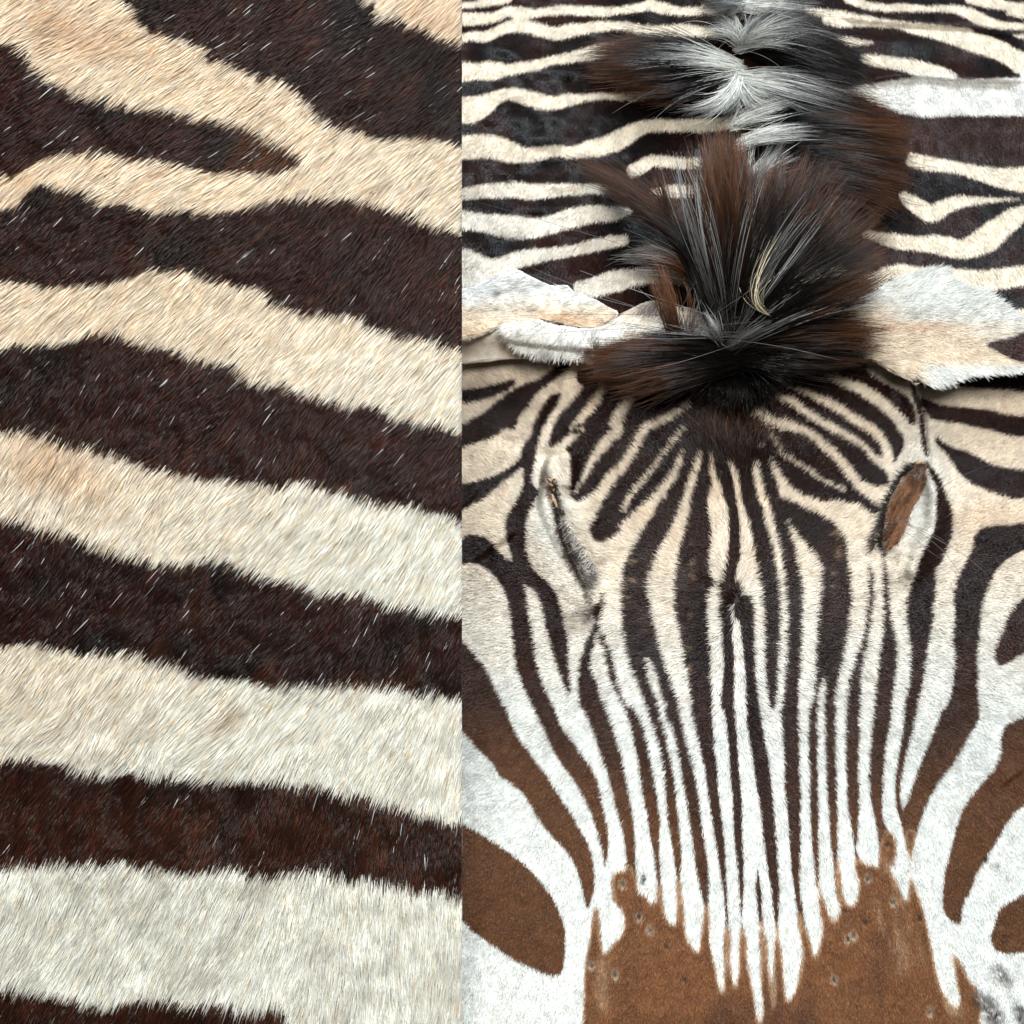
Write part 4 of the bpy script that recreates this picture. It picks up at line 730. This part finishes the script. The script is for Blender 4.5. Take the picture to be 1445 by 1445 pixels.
# ---- mane: bundles of long hair along the spine
MBLK = np.array([0.0055, 0.0045, 0.004]); MBRN = np.array([0.060, 0.024, 0.010]); MDRK = np.array([0.014, 0.008, 0.006]); MGRY = np.array([0.22, 0.225, 0.225]); MWHT = np.array([0.66, 0.67, 0.62]); MYEL = np.array([0.50, 0.44, 0.30])
def tuft(name, n, root, tips, rh, th, cols, seed, bow=0.0, mid=None, midh=None, rj=5.0, tj=9.0, rad=0.00014, clumps=None, lenj=0.3, wave=3.0, stray=0.13, sort=0.85):
    r = np.random.default_rng(seed); K = 9
    if rh > 0.03: rh += 0.009; th += 0.009; midh = None if midh is None else midh + 0.009
    root = np.asarray(root, float); tips = np.asarray(tips, float)
    nc = clumps or max(10, n // 11)
    cs = r.uniform(0, 1, nc); cr = np.clip(sort * cs + (1 - sort) * r.uniform(0, 1, nc), 0, 1)
    clen = 1 - lenj * r.uniform(0, 1, nc) ** 1.6
    k = r.integers(0, nc, n)
    def along(p, s):
        x = np.linspace(0, 1, len(p)); return np.stack([np.interp(s, x, p[:, 0]), np.interp(s, x, p[:, 1])], -1)
    Rp = along(root, np.clip(cr[k] + r.normal(0, 0.03, n), 0, 1)) + r.normal(0, rj, (n, 2)) * 0.7
    Tp = along(tips, np.clip(cs[k] + r.normal(0, 0.012, n), 0, 1)) + (r.normal(0, tj, (nc, 2)))[k] + r.normal(0, tj * 0.35, (n, 2))
    st = r.uniform(0, 1, n) < stray
    Tp[st] += r.normal(0, tj * 2.2, (st.sum(), 2))
    if mid is None:
        d = Tp - Rp; Mp = (Rp + Tp) / 2 + np.stack([-d[:, 1], d[:, 0]], -1) * (bow + r.normal(0, 0.04, nc)[k])[:, None]
    else:
        Mp = np.asarray(mid, float)[None, :] + (Rp - Rp.mean(0)) * 0.6 + (Tp - Tp.mean(0)) * 0.25 + r.normal(0, 3, (n, 2))
    rz = rh + r.normal(0, 0.0015, n); tz = th * (1 + 0.25 * r.normal(0, 1, nc))[k] + r.normal(0, 0.003, n); tz = np.maximum(tz, 0.026)
    mz = (rz + tz) / 2 + 0.012 + 0.006 * r.normal(0, 1, nc)[k] if midh is None else midh + 0.006 * r.normal(0, 1, nc)[k]
    mz = np.maximum(mz, 0.026)
    q0 = np.column_stack([Rp, rz]); q2 = np.column_stack([Tp, tz]); q1 = 2 * np.column_stack([Mp, mz]) - (q0 + q2) / 2
    e = (clen[k] * (1 - 0.18 * r.uniform(0, 1, n) ** 2))[:, None] * np.linspace(0, 1, K)[None, :]
    Q = q0[:, None] * ((1 - e) ** 2)[..., None] + 2 * q1[:, None] * (e * (1 - e))[..., None] + q2[:, None] * (e ** 2)[..., None]
    ph = r.uniform(0, 6.3, (n, 1)); am = (wave * r.uniform(0.2, 1, n))[:, None] * np.linspace(0, 1, K)[None, :]
    Q[..., 0] += am * np.sin(ph + 5 * np.linspace(0, 1, K)); Q[..., 1] += am * np.cos(ph * 1.7 + 4 * np.linspace(0, 1, K))
    hfloor = np.where(Q[..., 1] > fronty(Q[..., 0]) - 4, H_head(Q[..., 0], Q[..., 1]), H_back(Q[..., 0], Q[..., 1]))
    Q[..., 2] = np.maximum(Q[..., 2], hfloor + 0.0018 + 0.004 * r.uniform(0, 1, (n, 1)))
    P = at_z(Q[..., 0], Q[..., 1], Q[..., 2]) - roff
    ts = np.linspace(0, 1, K); stops = np.array([c[0] for c in cols]); cv = np.array([c[1] for c in cols])
    sh = (r.normal(0, 0.07, nc)[k] + r.normal(0, 0.06, n))[:, None]
    C = np.stack([np.interp(np.clip(ts[None, :] + sh, 0, 1), stops, cv[:, i]) for i in range(3)], -1)
    C = np.clip(C * np.exp(r.normal(0, 0.25, n) + r.normal(0, 0.22, nc)[k])[:, None, None], 0.003, 0.9)
    rr = rad * r.uniform(0.7, 1.25, n)[:, None] * np.interp(ts, [0, 0.5, 0.85, 1], [1, 1, 0.7, 0.25])[None, :]
    return hair_object(name, P, rr, C, M_MANE, rug)
P_ = lambda *a: list(a)
DKB = [(0, MBLK), (0.72, MBLK), (0.92, MBRN * 0.8), (1, MBRN * 1.6)]
BLK = [(0, MBLK), (0.8, MBLK), (1, MDRK)]
PALE = [(0, MWHT), (0.5, MWHT * 0.9), (0.85, MGRY), (1, MGRY * 0.7)]
GRY = [(0, MWHT * 0.8), (0.3, MGRY * 1.2), (0.7, MGRY * 0.5), (1, MDRK * 2)]
THIN = [(0, MDRK), (0.35, MGRY * 0.5), (0.8, MGRY * 1.1), (1, MGRY * 1.3)]
# from the far end towards the forehead
tuft('mane_tuft', 420, P_((1046, 14), (1056, 4)), P_((1120, 30), (1150, 24), (1155, 0), (1110, -16)), 0.036, 0.040, PALE, 501)
tuft('mane_tuft', 400, P_((1050, 10), (1044, 0)), P_((990, 14), (985, 0), (1000, -14)), 0.036, 0.040, GRY, 502)
tuft('mane_tuft', 1300, P_((1044, 74), (1052, 50)), P_((1236, 124), (1240, 112), (1222, 88), (1205, 70)), 0.034, 0.034, BLK, 503, bow=-0.05)
tuft('mane_tuft', 1100, P_((1040, 70), (1046, 58)), P_((1190, 88), (1185, 60), (1172, 34), (1148, 20), (1120, 12), (1095, 14)), 0.037, 0.045, GRY, 504, bow=-0.10, lenj=0.4)
tuft('mane_tuft', 330, P_((1040, 68), (1046, 60)), P_((1150, 74), (1140, 40), (1120, 22), (1098, 18)), 0.039, 0.052, PALE, 505, bow=-0.08, lenj=0.45)
tuft('mane_tuft', 260, P_((1046, 66), (1040, 60)), P_((985, 48), (996, 30), (1012, 20)), 0.037, 0.044, PALE, 506, bow=0.22, lenj=0.4)
tuft('mane_tuft', 2600, P_((1046, 112), (1040, 88)), P_((905, 134), (868, 122), (836, 106), (818, 88), (826, 68), (868, 60)), 0.034, 0.034, DKB, 507, bow=0.03, lenj=0.4)
tuft('mane_tuft', 420, P_((1048, 102), (1042, 90)), P_((935, 146), (895, 122), (880, 100), (885, 78), (900, 66)), 0.038, 0.042, PALE, 508, bow=0.04, lenj=0.55)
tuft('mane_tuft', 240, P_((1050, 108), (1040, 104)), P_((1025, 166), (1000, 170), (968, 158), (955, 148)), 0.038, 0.040, PALE, 509, bow=-0.15)
tuft('mane_tuft', 1100, P_((1040, 104), (1050, 120)), P_((1180, 122), (1232, 146), (1240, 158), (1210, 168), (1150, 168)), 0.038, 0.036, GRY, 510, bow=-0.04, lenj=0.35)
tuft('mane_tuft', 330, P_((1040, 106), (1046, 116)), P_((1140, 124), (1180, 140), (1150, 152)), 0.041, 0.042, PALE, 511, bow=-0.05, lenj=0.4)
tuft('mane_tuft', 300, P_((1046, 118), (1050, 112)), P_((1070, 146), (1100, 150), (1120, 140)), 0.040, 0.042, PALE, 512, bow=0.15)
tuft('mane_tuft', 5600, P_((1042, 160), (1048, 200), (1046, 262)), P_((1262, 160), (1288, 178), (1297, 205), (1294, 240), (1286, 272), (1262, 300)), 0.034, 0.036, DKB, 513, bow=-0.05, lenj=0.5)
tuft('mane_tuft', 260, P_((1030, 182), (1040, 168)), P_((1150, 158), (1140, 146), (1120, 142)), 0.042, 0.044, PALE, 514, bow=-0.06, lenj=0.35)
tuft('mane_tuft', 280, P_((1040, 212), (1048, 196)), P_((1165, 196), (1170, 182), (1150, 176)), 0.042, 0.044, PALE, 515, bow=-0.04, lenj=0.45)
tuft('mane_tuft', 220, P_((1054, 268), (1062, 250)), P_((1120, 222), (1112, 208), (1095, 205)), 0.042, 0.048, PALE, 516, bow=-0.06, lenj=0.35)
tuft('mane_tuft', 900, P_((1036, 300), (1044, 250)), P_((980, 290), (975, 250), (990, 215)), 0.036, 0.040, BLK, 517)
# the big front fan and its locks
tuft('mane_tuft', 6600, P_((1030, 470), (1048, 478)), P_((1060, 250), (1082, 224), (1112, 212), (1150, 216), (1190, 236), (1226, 268), (1250, 308), (1260, 350), (1254, 388), (1236, 412)), 0.036, 0.075, [(0, MBLK), (0.82, MBLK), (0.95, MBRN * 0.7), (1, MBRN * 1.5)], 518, bow=-0.03, lenj=0.32, tj=8, rj=7)
tuft('mane_tuft', 110, P_((1030, 470), (1048, 476)), P_((1080, 240), (1130, 235), (1200, 270), (1240, 330), (1245, 380)), 0.044, 0.090, THIN, 519, bow=-0.03, lenj=0.5, stray=0.3)
tuft('mane_tuft', 2300, P_((1022, 476), (1036, 470)), P_((985, 205), (996, 186), (1014, 178), (1034, 182), (1050, 200)), 0.038, 0.085, [(0, MBLK), (0.4, MDRK), (0.75, MBRN * 0.6), (1, MBRN * 1.4)], 520, bow=0.02, lenj=0.25, tj=6)
tuft('mane_tuft', 110, P_((1026, 474), (1036, 470)), P_((940, 210), (980, 195), (1010, 230), (1045, 200)), 0.044, 0.092, THIN, 521, lenj=0.4, stray=0.2)
tuft('mane_tuft', 2000, P_((1014, 476), (1030, 470)), P_((872, 270), (842, 258), (818, 240), (800, 222), (822, 218)), 0.036, 0.050, [(0, MBLK), (0.65, MBLK), (0.82, MBRN * 0.6), (1, MBRN)], 522, mid=(958, 330), midh=0.058, lenj=0.3, tj=9)
tuft('mane_tuft', 500, P_((1010, 470), (1024, 464)), P_((935, 230), (925, 240), (905, 262)), 0.036, 0.062, DKB, 523, mid=(965, 350), midh=0.055, tj=10)
tuft('mane_tuft', 260, P_((985, 395), (1000, 410)), P_((868, 378), (876, 356), (890, 338)), 0.042, 0.040, [(0, MDRK), (0.5, MBRN), (1, MGRY * 0.8)], 524, bow=0.12, tj=8)
tuft('mane_tuft', 150, P_((950, 492), (968, 488)), P_((908, 366), (922, 360), (938, 374)), 0.038, 0.056, [(0, MDRK), (0.4, MBRN * 0.8), (1, MBRN * 1.9)], 525, bow=0.05, lenj=0.35, tj=7, clumps=30)
tuft('mane_tuft', 120, P_((1026, 496), (1010, 490)), P_((985, 450), (996, 438), (1008, 432)), 0.036, 0.044, THIN, 526, tj=5)
tuft('mane_tuft', 4600, P_((1050, 492), (1040, 520)), P_((830, 492), (812, 505), (816, 523), (838, 540), (880, 546), (930, 544)), 0.034, 0.030, [(0, MBLK), (0.5, MBLK), (0.75, MDRK * 1.2), (1, MBRN * 1.5)], 527, bow=0.02, lenj=0.4, tj=9)
tuft('mane_tuft', 260, P_((1020, 494), (1000, 500)), P_((826, 496), (822, 515), (840, 538)), 0.040, 0.036, [(0, MDRK), (0.4, MBRN), (1, MBRN * 1.5)], 528, lenj=0.4, tj=12)
tuft('mane_tuft', 1800, P_((985, 520), (1040, 530), (1090, 520)), P_((950, 556), (1000, 572), (1040, 580), (1070, 572), (1100, 556)), 0.028, 0.022, BLK, 529, lenj=0.4)
tuft('mane_tuft', 1700, P_((1030, 500), (1044, 514)), P_((1236, 494), (1238, 502), (1200, 514), (1150, 522), (1110, 528)), 0.034, 0.030, BLK, 530, bow=-0.02, lenj=0.4)
tuft('mane_tuft', 1250, P_((1028, 488), (1044, 496)), P_((1246, 446), (1262, 462), (1272, 480), (1250, 498)), 0.038, 0.040, [(0, MBLK), (0.6, MDRK), (0.85, MBRN * 0.6), (1, MBRN * 1.5)], 531, bow=-0.04, lenj=0.6)
tuft('mane_tuft', 130, P_((1026, 490), (1042, 490)), P_((1180, 420), (1210, 410), (1235, 402), (1225, 420)), 0.044, 0.050, THIN, 532, bow=-0.05, lenj=0.3)
tuft('mane_tuft', 36, P_((1110, 452), (1098, 446)), P_((1110, 322), (1118, 330), (1084, 366)), 0.052, 0.080, [(0, MYEL), (1, MYEL * 1.2)], 533, mid=(1064, 412), midh=0.07, tj=13, rj=3, rad=0.00016)
tuft('mane_tuft', 170, P_((1078, 432), (1086, 424)), P_((1196, 388), (1208, 380), (1200, 372)), 0.050, 0.066, [(0, MYEL), (0.7, MYEL), (1, MGRY)], 534, bow=-0.08, tj=6, lenj=0.45)
tuft('forelock', 90, P_((990, 632), (1040, 660), (1090, 632)), P_((960, 575), (1000, 566), (1040, 556), (1080, 566), (1115, 580)), 0.019, 0.026, [(0, MBLK), (0.55, MDRK), (0.9, MBRN * 1.2), (1, MBRN * 3.2)], 540, lenj=0.7, tj=14, rj=26, rad=0.00014, clumps=240)
tuft('stray_hair', 60, P_((900, 470), (1040, 480), (1200, 460)), P_((1380, 480), (1200, 200), (1000, 150), (830, 200), (760, 430), (700, 560)), 0.04, 0.06, [(0, MDRK), (1, MGRY)], 535, lenj=0.6, tj=60, wave=8, rad=0.00013)
tuft('stray_hair', 5, P_((1260, 735), (1270, 745)), P_((1400, 870), (1350, 800), (1335, 760)), 0.016, 0.03, [(0, MGRY * 0.6), (1, MGRY * 0.3)], 536, bow=-0.1, tj=34, wave=6, rad=0.00012)

# lashes and torn lid edges
def fringe(name, pts, n, dx, dy, seed, col, h0=0.003, ln=1.0):
    r = np.random.default_rng(seed); p = smooth_open(pts, 5); s = r.uniform(0, 1, n) * (len(p) - 1); i = np.minimum(s.astype(int), len(p) - 2); f = (s - i)[:, None]
    q = p[i] * (1 - f) + p[i + 1] * f + r.normal(0, 1.0, (n, 2)); l = r.uniform(0.4, 1.2, n)[:, None] * ln
    t = np.linspace(0, 1, 5)
    e = np.stack([dx + r.normal(0, 4, n), dy + r.normal(0, 4, n)], -1) * l
    U = q[:, 0][:, None] + e[:, 0][:, None] * t; V = q[:, 1][:, None] + e[:, 1][:, None] * t
    Pz = H_head(U, V) + h0 * (1 - (1 - t) ** 2) + 0.0008
    C = np.repeat((np.asarray(col)[None, :] * np.exp(r.normal(0, 0.35, (n, 1))))[:, None, :], 5, 1)
    return hair_object(name, at_z(U, V, Pz) - roff, 0.00019 * np.array([1, 1, 0.9, 0.7, 0.3])[None, :].repeat(n, 0), C, M_MANE, rug)
fringe('eye_lash', Z('B', (905, 195), (840, 262), (790, 350), (764, 420), (748, 510), (742, 600)), 420, -9, -3, 601, (0.03, 0.026, 0.025))
fringe('eye_lash', Z('B', (740, 470), (715, 540), (700, 610)), 90, -10, 6, 602, (0.06, 0.05, 0.045))
fringe('eye_lash', Z('A', (560, 470), (600, 540), (650, 620), (700, 700)), 110, -7, 7, 604, (0.40, 0.37, 0.34), 0.004, 1.2)
def curl(name, pts, rad, z0, col_mat, hf=None, flat=False):
    p = smooth_open(pts, 4); me = bpy.data.meshes.new(name); vs = []; fs = []; n = len(p); m = 7
    for i, (u, v) in enumerate(p):
        c = at_z(np.array(u), np.array(v), np.array(float((hf or H_head)(u, v)) + z0)) - roff; w = rad * ((0.8 + 0.3 * math.sin(i * 0.9)) if flat else (0.35 + 0.65 * math.sin(math.pi * (i + 0.5) / n)) * (1 + 0.25 * math.sin(i * 2.3)))
        a = p[min(i + 1, n - 1)] - p[max(i - 1, 0)]; a = a / (np.hypot(*a) + 1e-9)
        for k in range(m):
            b = 2 * math.pi * k / m; vs.append((c[0] - a[1] * -w * math.cos(b) * 1, c[1] + -a[0] * -w * math.cos(b) * -1, c[2] + w * math.sin(b)))
    for i in range(n - 1):
        for k in range(m): fs.append((i * m + k, i * m + (k + 1) % m, (i + 1) * m + (k + 1) % m, (i + 1) * m + k))
    fs += [tuple(range(m)), tuple(range((n - 1) * m, n * m))[::-1]]
    me.from_pydata(vs, [], fs); me.update(); me.polygons.foreach_set('use_smooth', [True] * len(me.polygons)); me.materials.append(col_mat)
    return link(bpy.data.objects.new(name, me), rug)
M_FLESH = noise_material('dried_skin', (0.20, 0.13, 0.075), (0.42, 0.30, 0.19), 300, 0.55, bump=0.6)
for pts, w in ((Z('A', (462, 262), (480, 278), (494, 275), (490, 262)), 0.0022), (Z('A', (470, 292), (490, 300), (500, 330)), 0.002), (Z('A', (490, 345), (500, 380), (512, 410)), 0.002),
               (Z('B', (708, 545), (722, 530), (734, 520)), 0.0016), (Z('B', (700, 580), (708, 560)), 0.0014), (Z('B', (905, 192), (925, 182), (945, 190)), 0.0018)):
    curl('torn_skin', pts, w, 0.0022, M_FLESH)

M_RIM = noise_material('hide_edge', (0.22, 0.19, 0.16), (0.52, 0.46, 0.38), 120, 0.7, bump=0.6)
curl('ear_rim', Z('F', (905, 812), (930, 836), (975, 846), (1030, 842), (1080, 824), (1130, 805), (1200, 799), (1330, 789), (1445, 779), (1600, 785)), 0.0011, -0.0006, M_RIM, er_h, True)
curl('ear_rim', Z('F', (940, 832), (915, 815), (895, 822), (888, 842), (905, 855), (925, 848)), 0.0012, 0.0, M_RIM, lambda u, v: 0.038, True)
curl('ear_rim', Z('E', (42, 634), (90, 622), (180, 588), (270, 545)), 0.0009, 0.0, M_RIM, el_h, True)
curl('ear_rim', Z('E', (-100, 756), (42, 748), (150, 738), (250, 727), (400, 716), (480, 694)), 0.0012, 0.0, M_RIM, raw_h, True)
curl('torn_skin', Z('E', (262, 552), (280, 545), (300, 552), (296, 572), (278, 578)), 0.0016, 0.003, M_FLESH, raw_h, True)
